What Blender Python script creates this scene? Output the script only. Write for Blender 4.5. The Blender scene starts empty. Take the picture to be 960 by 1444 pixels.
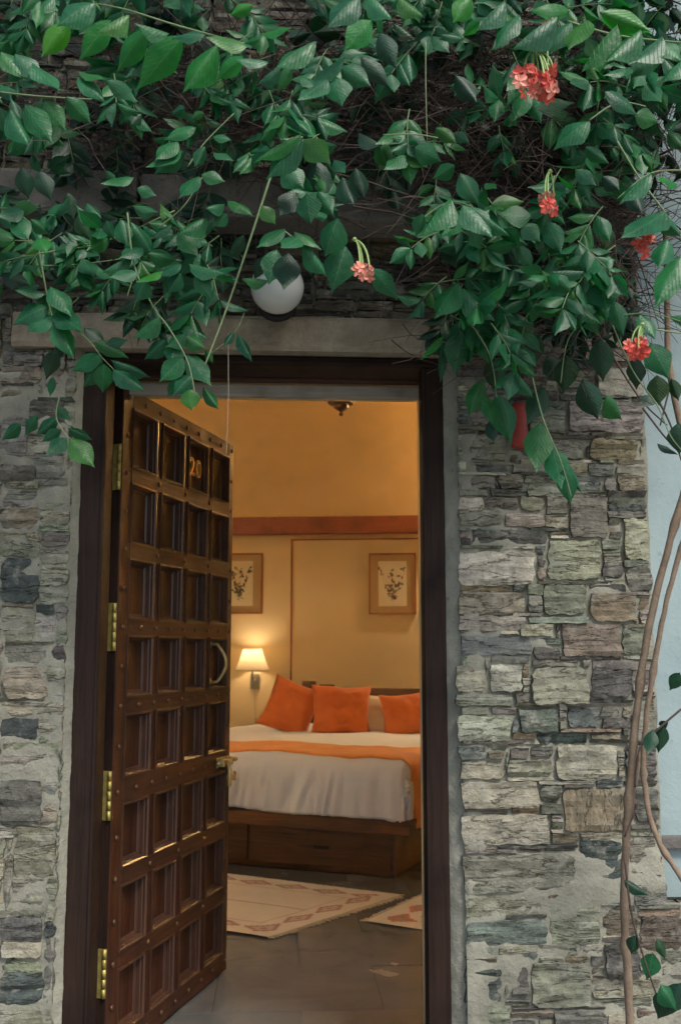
import bpy, bmesh, math, random
import numpy as np
from mathutils import Vector, Matrix, noise
random.seed(7)
R = math.radians
SC = bpy.context.scene
# ------------------------------------------------------------------ camera
CY, CZ, YAW, PITCH, F = -2.82, 1.17, R(3.4), R(7.7), 1425.0
cam = bpy.data.cameras.new('camera'); camo = bpy.data.objects.new('camera', cam)
SC.collection.objects.link(camo); SC.camera = camo
camo.location = (0, CY, CZ); camo.rotation_euler = (R(90) + PITCH, 0, -YAW)
cam.sensor_fit = 'VERTICAL'; cam.sensor_height = 24; cam.lens = 24 * F / 1444
cam.dof.use_dof = True; cam.dof.focus_distance = 3.0; cam.dof.aperture_fstop = 3.2; cam.clip_start = 0.05; cam.clip_end = 400
# ------------------------------------------------------------------ world, sun, exposure
SUN_EL, SUN_AZ = R(52), R(28)          # azimuth of the sun measured from -Y (behind the camera) towards +X
w = bpy.data.worlds.new('World'); SC.world = w; w.use_nodes = True
wn = w.node_tree.nodes; sky = wn.new('ShaderNodeTexSky'); sky.sky_type = 'NISHITA'; sky.sun_disc = False
sky.sun_elevation = SUN_EL; sky.sun_rotation = math.pi - SUN_AZ
sky.dust_density = 2.5
w.node_tree.links.new(sky.outputs[0], wn['Background'].inputs[0]); wn['Background'].inputs[1].default_value = 0.115
sl = bpy.data.lights.new('sun', 'SUN'); sl.energy = 2.1; sl.angle = R(16); sl.color = (1, .95, .87)
so = bpy.data.objects.new('sun', sl); SC.collection.objects.link(so)
sd = Vector((math.sin(SUN_AZ) * math.cos(SUN_EL), -math.cos(SUN_AZ) * math.cos(SUN_EL), math.sin(SUN_EL)))
so.rotation_euler = sd.to_track_quat('Z', 'Y').to_euler(); so.location = (2, -6, 8)
SC.view_settings.view_transform = 'Standard'; SC.view_settings.look = 'None'
SC.view_settings.exposure = 0.56; SC.view_settings.gamma = 1.0
SC.cycles.max_bounces = 8; SC.cycles.diffuse_bounces = 5

# ------------------------------------------------------------------ geometry helpers
sY, cY_, sP, cP = math.sin(YAW), math.cos(YAW), math.sin(PITCH), math.cos(PITCH)
def cw(X, D, z): return Vector((X * cY_ + D * sY, CY - X * sY + D * cY_, z))      # right / forward distance from the eye
def _ray(px, py):
    u, v = (px - 480) / F, (722 - py) / F
    return u, cP - v * sP, sP + v * cP
def PD(px, py, D):
    X, d, z = _ray(px, py); s = D / d; return cw(X * s, D, CZ + z * s)
def PY(px, py, Y):
    X, d, z = _ray(px, py); s = (Y - CY) / (d * cY_ - X * sY); return cw(X * s, d * s, CZ + z * s)
def PZ(px, py, Z=0.0):
    X, d, z = _ray(px, py); s = (Z - CZ) / z; return cw(X * s, d * s, Z)
def proj(p):
    dx, dy, z = p[0], p[1] - CY, p[2] - CZ
    X = dx * cY_ - dy * sY; D = dx * sY + dy * cY_
    dep = D * cP + z * sP; up = z * cP - D * sP
    return 480 + F * X / dep, 722 - F * up / dep, dep

class MB:
    def __init__(s): s.v, s.f, s.m = [], [], []
    def add(s, vs, fs, M=None, mi=0):
        o = len(s.v)
        s.v += [tuple(M @ Vector(p)) if M is not None else tuple(p) for p in vs]
        s.f += [tuple(i + o for i in f) for f in fs]; s.m += [mi] * len(fs)
    def box(s, a, b, M=None, mi=0, bev=0.0):
        x0, y0, z0 = a; x1, y1, z1 = b
        if bev <= 0:
            s.add([(x0,y0,z0),(x1,y0,z0),(x1,y1,z0),(x0,y1,z0),(x0,y0,z1),(x1,y0,z1),(x1,y1,z1),(x0,y1,z1)],
                  [(0,3,2,1),(4,5,6,7),(0,1,5,4),(1,2,6,5),(2,3,7,6),(3,0,4,7)], M, mi); return
        bm = bmesh.new(); bmesh.ops.create_cube(bm, size=1)
        for v in bm.verts: v.co = Vector(((x0+x1)/2 + v.co.x*(x1-x0), (y0+y1)/2 + v.co.y*(y1-y0), (z0+z1)/2 + v.co.z*(z1-z0)))
        bmesh.ops.bevel(bm, geom=bm.edges[:], offset=bev, segments=2, affect='EDGES', profile=.6)
        s.add([v.co[:] for v in bm.verts], [[v.index for v in f.verts] for f in bm.faces], M, mi); bm.free()
    def tube(s, pts, r0, r1=None, n=6, mi=0, cap=True, knot=False):
        r1 = r0 if r1 is None else r1; pts = [Vector(p) for p in pts]; rings = []
        o = len(s.v); N = len(pts); up = None
        for i, p in enumerate(pts):
            t = (pts[min(i+1, N-1)] - pts[max(i-1, 0)]).normalized()
            if up is None: up = Vector((0,0,1)) if abs(t.z) < .9 else Vector((1,0,0))
            a = t.cross(up).normalized(); b = a.cross(t); up = b
            r = (r0 + (r1 - r0) * i / max(1, N-1)) * ((1 + .22*noise.noise(p*23) + (.45 if i % 11 == 5 else 0)) if knot else 1)
            for k in range(n):
                q = 2*math.pi*k/n; s.v.append(tuple(p + a*math.cos(q)*r + b*math.sin(q)*r))
        for i in range(N-1):
            for k in range(n):
                s.f.append((o+i*n+k, o+i*n+(k+1)%n, o+(i+1)*n+(k+1)%n, o+(i+1)*n+k)); s.m.append(mi)
        if cap:
            s.f.append(tuple(o+k for k in range(n))[::-1]); s.f.append(tuple(o+(N-1)*n+k for k in range(n))); s.m += [mi, mi]
    def lathe(s, prof, n=24, M=None, mi=0, pleat=0, ends=True):
        vs, fs = [], []
        for (r, z) in prof:
            for k in range(n):
                q = 2*math.pi*k/n; rr = r * (1 + (pleat if k % 2 else 0)); vs.append((rr*math.cos(q), rr*math.sin(q), z))
        for i in range(len(prof)-1):
            for k in range(n): fs.append((i*n+k, i*n+(k+1)%n, (i+1)*n+(k+1)%n, (i+1)*n+k))
        if ends:
            fs.append(tuple(range(n))[::-1]); fs.append(tuple((len(prof)-1)*n+k for k in range(n)))
        s.add(vs, fs, M, mi)
    def build(s, name, mats, parent=None, smooth=False, origin=None):
        me = bpy.data.meshes.new(name)
        vs = s.v
        if origin is not None: vs = [(a[0]-origin[0], a[1]-origin[1], a[2]-origin[2]) for a in vs]
        me.from_pydata(vs, [], s.f)
        for m in (mats if isinstance(mats, (list, tuple)) else [mats]): me.materials.append(m)
        me.polygons.foreach_set('material_index', s.m)
        if smooth: me.polygons.foreach_set('use_smooth', [True]*len(s.f))
        me.validate(); me.update()
        o = bpy.data.objects.new(name, me); SC.collection.objects.link(o)
        if origin is not None: o.location = origin
        if parent: o.parent = parent
        return o
def link(name, me, parent=None, M=None):
    o = bpy.data.objects.new(name, me); SC.collection.objects.link(o)
    if parent: o.parent = parent
    if M is not None: o.matrix_basis = M
    return o
def tag(o, label=None, cat=None, group=None, kind=None):
    for k, v in (('label', label), ('category', cat), ('group', group), ('kind', kind)):
        if v: o[k] = v
    return o
def empty(name, loc=(0,0,0), rz=0.0):
    o = bpy.data.objects.new(name, None); SC.collection.objects.link(o); o.location = loc; o.rotation_euler = (0,0,rz)
    o.empty_display_size = .1; return o

# ------------------------------------------------------------------ materials
def mat(name):
    m = bpy.data.materials.new(name); m.use_nodes = True; nt = m.node_tree
    return m, nt, nt.nodes['Principled BSDF']
def N(nt, t, **k):
    n = nt.nodes.new(t)
    for a, b in k.items():
        if a in ('operation','blend_type','data_type','attribute_name','wave_type','bands_direction','feature','distance'): setattr(n, a, b)
        else: n.inputs[a.replace('_', ' ')].default_value = b
    return n
def L(nt, a, b): nt.links.new(a, b)
def mixc(nt, fac, a, b, bt='MIX'):
    n = nt.nodes.new('ShaderNodeMix'); n.data_type = 'RGBA'; n.blend_type = bt
    for i, x in ((0, fac), (6, a), (7, b)):
        if hasattr(x, 'links'): nt.links.new(x, n.inputs[i])
        else: n.inputs[i].default_value = x if not isinstance(x, tuple) else (*x, 1)[:4]
    return n.outputs[2]
def ramp(nt, x, a, b):
    n = nt.nodes.new('ShaderNodeMapRange'); n.inputs[1].default_value = a; n.inputs[2].default_value = b
    nt.links.new(x, n.inputs[0]); return n.outputs[0]
def coords(nt, src='pos', scale=(1,1,1), off=None):
    if src == 'pos': s = nt.nodes.new('ShaderNodeNewGeometry').outputs['Position']
    else: s = nt.nodes.new('ShaderNodeTexCoord').outputs['Generated' if src == 'gen' else 'Object']
    m = nt.nodes.new('ShaderNodeMapping'); m.inputs['Scale'].default_value = scale; L(nt, s, m.inputs[0])
    if off is not None: L(nt, off, m.inputs['Location'])
    return m.outputs[0]
def noi(nt, vec, scale, detail=6, rough=.6, dist=0):
    n = nt.nodes.new('ShaderNodeTexNoise'); n.inputs['Scale'].default_value = scale; n.inputs['Detail'].default_value = detail
    n.inputs['Roughness'].default_value = rough; n.inputs['Distortion'].default_value = dist; L(nt, vec, n.inputs['Vector']); return n.outputs[0]
def bump(nt, bs, hs, dist=.01, strength=1):
    prev = None
    for h, d in hs:
        b = nt.nodes.new('ShaderNodeBump'); b.inputs['Distance'].default_value = d; b.inputs['Strength'].default_value = strength
        L(nt, h, b.inputs['Height'])
        if prev: L(nt, prev, b.inputs['Normal'])
        prev = b.outputs[0]
    L(nt, prev, bs.inputs['Normal'])

def stone_mat(name, vertical=False):
    m, nt, bs = mat(name)
    at = nt.nodes.new('ShaderNodeAttribute'); at.attribute_name = 'tint'
    off = nt.nodes.new('ShaderNodeVectorMath'); off.operation = 'SCALE'; off.inputs[0].default_value = (17, 5, 9); L(nt, at.outputs['Alpha'], off.inputs['Scale'])
    lay = coords(nt, 'pos', (22, 8, 6.5) if vertical else (6.5, 8, 22), off.outputs[0])
    iso = coords(nt, 'pos', (1, 1, 1), off.outputs[0])
    n1 = noi(nt, lay, 2.0, 9, .72, .5); n5 = noi(nt, iso, 28, 7, .65, .4); n2 = noi(nt, iso, 14, 8, .7); n3 = noi(nt, iso, 55, 6, .7); n4 = noi(nt, iso, 4, 3, .5)
    c = mixc(nt, ramp(nt, n1, .30, .70), (.52,.52,.54), (1.42,1.40,1.33))
    c = mixc(nt, 1.0, at.outputs['Color'], c, 'MULTIPLY')
    c = mixc(nt, ramp(nt, n2, .54, .72), c, (.40,.39,.33))      # pale lime / lichen bloom
    c = mixc(nt, ramp(nt, n5, .40, .62), mixc(nt, 1.0, c, (.74,.73,.70), 'MULTIPLY'), c)
    c = mixc(nt, ramp(nt, n3, .58, .76), c, (.030,.030,.026))      # dark pitting
    f = nt.nodes.new('ShaderNodeMath'); f.operation = 'MULTIPLY'; f.inputs[1].default_value = .55; L(nt, ramp(nt, n4, .55, .75), f.inputs[0])
    c = mixc(nt, f.outputs[0], c, (.16,.18,.15))                # green-grey algae
    ck = noi(nt, coords(nt, 'pos', (17, 8, 2.4) if vertical else (2.4, 8, 17), off.outputs[0]), 1.3, 6, .62, .4)
    a1 = nt.nodes.new('ShaderNodeMath'); a1.operation = 'SUBTRACT'; a1.inputs[1].default_value = .5; L(nt, ck, a1.inputs[0])
    a2 = nt.nodes.new('ShaderNodeMath'); a2.operation = 'ABSOLUTE'; L(nt, a1.outputs[0], a2.inputs[0]); ckr = ramp(nt, a2.outputs[0], .001, .012)
    c = mixc(nt, ckr, mixc(nt, 1.0, c, (.45,.44,.42), 'MULTIPLY'), c)
    L(nt, c, bs.inputs['Base Color']); bs.inputs['Roughness'].default_value = .85
    bs.inputs['Specular IOR Level'].default_value = .3
    bump(nt, bs, [(n1, .009), (n2, .010), (n5, .009), (n3, .004), (ckr, .003)])
    return m
M_stone = stone_mat('stone_layers'); M_stonev = stone_mat('stone_layers_upright', True)

def plaster_mat(name, col, col2, dark, sc=9, b=.006):
    m, nt, bs = mat(name); iso = coords(nt, 'pos')
    n1 = noi(nt, iso, sc, 8, .65); n2 = noi(nt, iso, sc*6, 6, .7); n3 = noi(nt, iso, sc*.3, 4, .6, .5)
    c = mixc(nt, ramp(nt, n1, .35, .68), col, col2)
    c = mixc(nt, ramp(nt, n2, .60, .75), c, dark)
    c = mixc(nt, ramp(nt, n3, .5, .75), c, tuple(x*.72 for x in col))
    L(nt, c, bs.inputs['Base Color']); bs.inputs['Roughness'].default_value = .9; bs.inputs['Specular IOR Level'].default_value = .25
    bump(nt, bs, [(n1, b), (n2, b*.4)]); return m
M_mortar = plaster_mat('lime_mortar', (.24,.24,.19), (.36,.35,.28), (.08,.08,.07), 9, .012)
M_lintel = plaster_mat('lintel_cement', (.29,.235,.17), (.42,.365,.28), (.13,.10,.07), 16, .012)
M_slab = plaster_mat('slab_stone', (.15,.14,.13), (.23,.215,.19), (.06,.06,.05), 7, .012)
M_white = plaster_mat('blue_white_plaster', (.29,.375,.385), (.36,.455,.46), (.20,.26,.27), 4, .005)
M_ground = plaster_mat('ground_paving', (.19,.19,.17), (.25,.24,.21), (.10,.10,.09), 3, .01)
M_cream = plaster_mat('cream_wall_paint', (.76,.61,.36), (.79,.64,.39), (.74,.59,.35), 2, .0015)
M_ceil = plaster_mat('ochre_wall_paint', (.76,.56,.30), (.79,.59,.32), (.74,.54,.29), 2, .0015)

def wood_mat(name, c1, c2, axis='z', rough=.35, coat=0., src='obj', sc=1.):
    m, nt, bs = mat(name)
    s = {'z': (14, 14, .8), 'x': (.8, 14, 14), 'y': (14, .8, 14)}[axis]
    v = coords(nt, src, tuple(a*sc for a in s)); iso = coords(nt, 'pos')
    g = noi(nt, v, 3, 7, .65, 1.2); g2 = noi(nt, v, 14, 4, .6); n = noi(nt, iso, 5, 4, .6)
    c = mixc(nt, ramp(nt, g, .32, .68), c1, c2); c = mixc(nt, ramp(nt, n, .5, .8), c, tuple(x*.5 for x in c1))
    L(nt, c, bs.inputs['Base Color'])
    rr = nt.nodes.new('ShaderNodeMapRange'); rr.inputs[3].default_value = rough*.7; rr.inputs[4].default_value = min(1, rough*1.6); L(nt, n, rr.inputs[0]); L(nt, rr.outputs[0], bs.inputs['Roughness'])
    bs.inputs['Coat Weight'].default_value = coat; bs.inputs['Coat Roughness'].default_value = .18
    bump(nt, bs, [(g2, .0012), (g, .0015)]); return m
M_door = wood_mat('varnished_door_wood', (.028,.0070,.0026), (.074,.020,.0060), 'z', .42, .30)
M_doorh = wood_mat('varnished_rail_wood', (.028,.0070,.0026), (.074,.020,.0060), 'x', .50, .08)
M_bead = wood_mat('moulding_wood', (.035,.014,.008), (.09,.038,.02), 'z', .42, .25)
M_frame = wood_mat('dark_frame_wood', (.015,.0075,.005), (.032,.0165,.011), 'z', .55, 0.)
M_frameh = wood_mat('dark_head_wood', (.015,.0075,.005), (.032,.0165,.011), 'x', .55, 0.)
M_grey = wood_mat('grey_weathered_wood', (.34,.32,.28), (.48,.45,.40), 'x', .5)
M_bed = wood_mat('bed_wood', (.060,.026,.012), (.14,.062,.026), 'x', .35, .2)
M_band = wood_mat('red_brown_beam', (.17,.040,.012), (.23,.060,.018), 'x', .45)
M_trim = wood_mat('trim_wood', (.26,.08,.02), (.32,.11,.03), 'z', .5)

def simple(name, col, rough=.5, metal=0., b=0, bs_=60, var=.0, trans=0):
    m, nt, bs = mat(name); bs.inputs['Roughness'].default_value = rough; bs.inputs['Metallic'].default_value = metal
    iso = coords(nt, 'obj'); n = noi(nt, iso, bs_, 5, .6)
    L(nt, mixc(nt, ramp(nt, n, .3, .7), tuple(x*(1-var) for x in col), tuple(min(1, x*(1+var)) for x in col)), bs.inputs['Base Color'])
    if b: bump(nt, bs, [(n, b)])
    return m
M_brass = simple('aged_brass', (.45,.37,.11), .5, .6, .0006, 40, .35)
M_iron = simple('dull_metal_stud', (.10,.055,.03), .4, .5, .0004, 60, .3)
M_brush = simple('pale_brass_latch', (.60,.47,.22), .4, .6, .0004, 40, .2)
M_gold = simple('gilt_number', (.72,.46,.16), .4, .5, 0, 60, .1)
M_globe = simple('opal_glass', (.62,.64,.61), .22, 0, 0, 8, .06)
M_black = simple('blackened_metal', (.015,.015,.015), .5, .3, .0005)
M_sheet = simple('white_cotton', (.80,.85,.94), .9, 0, .0008, 300, .03)
M_cpillow = simple('cream_pillow_cotton', (.74,.66,.50), .9, 0, .0008, 260, .04)
M_paper = simple('print_paper', (.70,.62,.44), .8, 0, 0, 20, .03)
M_mount = simple('mount_board', (.40,.27,.13), .85, 0, 0, 30, .03)
M_ink = simple('print_ink', (.05,.045,.03), .8)
M_ink2 = simple('print_red_ink', (.30,.09,.05), .8)
M_inkg = simple('print_grey_ink', (.24,.22,.15), .8)
M_fringe = simple('rug_fringe', (.55,.46,.32), .95)
M_nickel = simple('sconce_metal', (.35,.33,.28), .35, .8)
M_terra = simple('terracotta_red', (.28,.030,.018), .55, 0, .001, 30, .2)
M_thread = simple('pale_thread', (.42,.40,.34), .7)
def fabric(name, col, col2, sc=60):
    m, nt, bs = mat(name); iso = coords(nt, 'obj'); n = noi(nt, iso, sc, 5, .6); n2 = noi(nt, iso, 6, 4, .6); n3 = noi(nt, coords(nt, 'obj', (1,1,1)), 420, 2, .5)
    L(nt, mixc(nt, ramp(nt, n2, .35, .65), col, col2), bs.inputs['Base Color']); bs.inputs['Roughness'].default_value = .6
    bs.inputs['Sheen Weight'].default_value = .2
    bump(nt, bs, [(n, .002), (n3, .0006), (n2, .01)]); return m
M_orange = fabric('rust_cushion_fabric', (.52,.115,.014), (.60,.145,.020))
M_runner = fabric('orange_brocade_runner', (.70,.24,.045), (.80,.34,.08), 110)

def leaf_mat(name, c1, c2, under, trans, rough=.42):
    m, nt, bs = mat(name)
    at = nt.nodes.new('ShaderNodeAttribute'); at.attribute_name = 'tint'
    g = nt.nodes.new('ShaderNodeTexCoord').outputs['UV']; sx = nt.nodes.new('ShaderNodeSeparateXYZ'); L(nt, g, sx.inputs[0])
    # midrib and side veins
    a = nt.nodes.new('ShaderNodeMath'); a.operation = 'SUBTRACT'; a.inputs[1].default_value = .5; L(nt, sx.outputs[0], a.inputs[0])
    ab = nt.nodes.new('ShaderNodeMath'); ab.operation = 'ABSOLUTE'; L(nt, a.outputs[0], ab.inputs[0])
    mr = nt.nodes.new('ShaderNodeMapRange'); mr.inputs[1].default_value = .0; mr.inputs[2].default_value = .035; mr.inputs[3].default_value = 1; mr.inputs[4].default_value = 0; L(nt, ab.outputs[0], mr.inputs[0])
    k = nt.nodes.new('ShaderNodeMath'); k.operation = 'MULTIPLY_ADD'; k.inputs[1].default_value = -.9; L(nt, ab.outputs[0], k.inputs[0]); L(nt, sx.outputs[1], k.inputs[2])
    sn = nt.nodes.new('ShaderNodeMath'); sn.operation = 'SINE'; k2 = nt.nodes.new('ShaderNodeMath'); k2.operation = 'MULTIPLY'; k2.inputs[1].default_value = 52; L(nt, k.outputs[0], k2.inputs[0]); L(nt, k2.outputs[0], sn.inputs[0])
    v = ramp(nt, sn.outputs[0], .75, 1.0)
    iso = coords(nt, 'pos'); n = noi(nt, iso, 25, 5, .6); n2 = noi(nt, iso, 160, 3, .6)
    c = mixc(nt, ramp(nt, n, .35, .65), c1, c2)
    c = mixc(nt, 1., c, at.outputs['Color'], 'MULTIPLY')
    vm = nt.nodes.new('ShaderNodeMath'); vm.operation = 'MULTIPLY'; vm.inputs[1].default_value = .09; L(nt, v, vm.inputs[0])
    c = mixc(nt, vm.outputs[0], c, under); mm = nt.nodes.new('ShaderNodeMath'); mm.operation = 'MULTIPLY'; mm.inputs[1].default_value = .6; L(nt, mr.outputs[0], mm.inputs[0])
    c = mixc(nt, mm.outputs[0], c, under)
    c = mixc(nt, ramp(nt, n2, .72, .82), c, (.16,.15,.05))
    L(nt, c, bs.inputs['Base Color']); bs.inputs['Roughness'].default_value = rough; bs.inputs['Specular IOR Level'].default_value = .45; bs.inputs['Coat Weight'].default_value = .10; bs.inputs['Coat Roughness'].default_value = .35
    b1 = nt.nodes.new('ShaderNodeBump'); b1.inputs['Distance'].default_value = .0007; L(nt, v, b1.inputs['Height'])
    b2 = nt.nodes.new('ShaderNodeBump'); b2.inputs['Distance'].default_value = .004; L(nt, n, b2.inputs['Height']); L(nt, b1.outputs[0], b2.inputs['Normal']); L(nt, b2.outputs[0], bs.inputs['Normal'])
    tr = nt.nodes.new('ShaderNodeBsdfTranslucent'); L(nt, mixc(nt, 1., c, (.9,1.6,.7), 'MULTIPLY'), tr.inputs[0])
    mx = nt.nodes.new('ShaderNodeMixShader'); mx.inputs[0].default_value = trans
    L(nt, bs.outputs[0], mx.inputs[1]); L(nt, tr.outputs[0], mx.inputs[2]); L(nt, mx.outputs[0], nt.nodes['Material Output'].inputs[0])
    return m
M_leaf = leaf_mat('leaf_green', (.010,.105,.036), (.020,.160,.060), (.07,.22,.09), .28, .42)
M_leafy = leaf_mat('young_leaf_green', (.020,.20,.040), (.035,.26,.055), (.10,.34,.12), .45)
M_leafd = leaf_mat('dark_shaded_leaf_green', (.005,.040,.018), (.010,.058,.026), (.02,.07,.03), .12, .48)  # dark leaf copy; shade deep in the vine is put into its colour
M_stem = simple('green_stem', (.17,.24,.11), .6, 0, .0006, 40, .25)
M_bark = plaster_mat('vine_bark', (.20,.145,.10), (.28,.21,.15), (.09,.06,.045), 30, .004)
M_twig = simple('dry_twig', (.065,.042,.034), .8, 0, .001, 40, .45)
M_petal = simple('red_petal', (.62,.085,.06), .6, 0, 0, 30, .3)
M_petalp = simple('pink_petal', (.78,.30,.22), .6, 0, 0, 30, .25)
M_stalk = simple('pale_green_stalk', (.33,.48,.16), .5, 0, 0, 30, .2)

for m_ in (M_frame, M_frameh): m_.node_tree.nodes['Principled BSDF'].inputs['Specular IOR Level'].default_value = .22
# ------------------------------------------------------------------ GROUND
g = MB(); g.box((-150,-160,-.30),(150,160,-.25)); tag(g.build('ground', M_ground), kind='structure', label=None)

# ------------------------------------------------------------------ STONE WALL
WXR = PY(915, 750, 0).x                 # right-hand end of the stone face
FR_OUT_L = PY(110, 800, .03).x; FR_OUT_R = PY(627, 800, .03).x
DOOR_L, DOOR_R = PY(96, 800, 0).x, PY(648, 800, 0).x     # edges of the rough stone around the opening
LZ0, LZ1 = PY(400, 497, 0).z, PY(400, 449, 0).z
LX0, LX1 = PY(20, 470, 0).x, PY(652, 480, 0).x
wall = empty('stone_wall', (0, 0, -.25))
tag(wall, 'rough grey-brown slate stone wall laid in lime mortar around the open doorway', 'wall')
WOFF = Vector((0, 0, .25))
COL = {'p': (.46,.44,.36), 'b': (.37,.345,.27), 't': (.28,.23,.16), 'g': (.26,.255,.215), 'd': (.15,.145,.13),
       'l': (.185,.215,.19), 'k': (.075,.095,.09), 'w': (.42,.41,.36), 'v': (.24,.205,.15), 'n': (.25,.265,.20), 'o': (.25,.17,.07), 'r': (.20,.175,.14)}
HAND = '''645 671 699 689 g|701 669 737 691 r|645 702 682 720 p|683 702 731 720 g|645 723 708 742 g|709 722 767 744 b|664 748 772 769 d
645 776 754 826 p|771 762 846 818 b|801 697 857 759 g|877 731 914 789 b|868 669 910 694 t|645 834 742 866 b|765 824 825 867 n|829 837 896 877 t
645 868 742 890 p|647 896 750 924 l|791 879 876 927 v|731 879 780 897 b|750 912 789 929 d|641 939 684 976 p|688 937 735 976 p|748 941 829 993 b
832 944 889 984 d|641 978 724 995 g|643 1008 720 1046 p|729 999 787 1032 l|799 997 846 1025 l|847 793 879 815 d|881 800 917 834 g|876 882 915 924 g
754 1034 829 1049 k|645 1051 686 1071 l|746 1052 780 1068 d|782 1049 868 1100 b|649 1072 712 1099 b|714 1070 778 1097 n|649 1101 759 1140 p|793 1111 885 1172 V
649 1148 774 1191 b|761 1107 791 1131 g|652 1203 810 1259 n|817 1184 877 1262 k|654 1263 765 1291 n|774 1274 844 1332 n|656 1296 772 1330 l|654 1360 707 1414 k
748 1356 832 1420 n|656 1416 720 1470 n|780 1424 855 1470 g|847 1274 896 1319 v|830 620 897 650 t|827 655 865 672 l|800 567 905 610 w|652 612 715 650 n
720 655 790 668 g|660 655 716 668 d|745 575 796 612 g|745 620 822 648 g|660 540 715 600 g|840 520 905 560 w|820 470 890 510 b|735 500 800 540 r
890 1000 925 1045 g|880 1050 925 1100 d|893 1110 928 1160 d|885 1180 925 1230 g|890 1240 940 1275 d|900 1290 960 1340 r|850 1330 900 1380 d|720 1360 745 1400 d
0 787 58 850 k|0 1012 55 1046 k|0 1100 60 1168 d|0 1370 62 1422 k|0 1292 62 1330 d|0 715 55 748 t|60 683 97 708 o|0 856 50 905 b|5 940 68 985 b|20 1175 80 1240 n
0 655 50 680 d|50 640 92 675 g|0 600 40 640 g|40 565 92 600 d|0 545 50 590 r|0 515 60 540 v|62 520 92 560 g|0 480 60 508 g|5 1200 18 1280 n
520 333 566 366 t|572 345 620 375 g|460 395 520 410 g|525 400 585 425 d|440 425 500 440 r|200 392 270 410 d|275 415 340 436 r|0 405 45 430 d|640 270 690 300 d
0 50 70 90 g|70 20 130 50 t|35 95 95 125 d|130 10 230 50 r|300 10 380 50 r|640 160 700 190 w|700 200 760 225 g|480 50 540 80 r'''
rects = []
for t in HAND.replace('\n', '|').split('|'):
    a = t.split(); x0, y0, x1, y1 = map(float, a[:4]); cy = (y0+y1)/2; cx = (x0+x1)/2
    rects.append((PY(x0, cy, 0).x, PY(cx, y1, 0).z, PY(x1, cy, 0).x, PY(cx, y0, 0).z, a[4]))
GX0, GX1, GZ0, GZ1, CS = -2.3, 2.3, -.25, 4.3, .01
nx, nz = int((GX1-GX0)/CS), int((GZ1-GZ0)/CS)
PL_Z = PY(945, 1272, 0).z               # top of the plinth under the plastered wall
occ = np.zeros((nx, nz), bool)
def gi(x): return int(round((x-GX0)/CS))
def gk(z): return int(round((z-GZ0)/CS))
DX0, DX1 = DOOR_L, DOOR_R
occ[gi(DX0):gi(DX1), :gk(LZ0)] = True
occ[gi(LX0):gi(LX1), gk(LZ0):gk(LZ1)] = True
occ[gi(WXR):, gk(PL_Z):] = True
good = []
for r in rects:
    a, b, c, d = gi(r[0]), gk(r[1]), gi(r[2]), gk(r[3])
    sub = occ[max(a,0):c, max(b,0):d]
    if sub.size and sub.mean() < .25: good.append(r); occ[max(a,0):c, max(b,0):d] = True
rnd = random.Random(3)
for k in range(nz):
    for i in range(nx):
        if occ[i, k]: continue
        run = 1
        while i+run < nx and not occ[i+run, k] and run < 30: run += 1
        x = GX0+i*CS; z = GZ0+k*CS
        far = (x < -1.35 or x > 1.35 or z > 3.25)
        h = rnd.choice([1,1,2,2,2,3,3,4]) if not far else rnd.choice([4,6,8,10])
        wd = rnd.randint(5, 12) + (rnd.randint(0, 12) if h < 4 else 3)
        if x < DX0 and z < 2.0: h += rnd.choice([1,2,4]); wd += 4
        if far: wd += 10
        wd = min(wd, run)
        if run - wd < 3: wd = run
        hh = 1
        while hh < h and k+hh < nz and not occ[i:i+wd, k+hh].any(): hh += 1
        occ[i:i+wd, k:k+hh] = True
        if hh*wd < 4: continue
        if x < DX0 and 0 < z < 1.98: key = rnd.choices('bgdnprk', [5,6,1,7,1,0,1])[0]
        elif z > 1.95: key = rnd.choices('gdbrtvk', [4,6,2,2,1,2,2])[0]  # darker stone mix up here, shade under slab and vine put into the colour
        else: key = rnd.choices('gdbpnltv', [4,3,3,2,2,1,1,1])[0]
        good.append((x, z, x+wd*CS, z+hh*CS, key))
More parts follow.
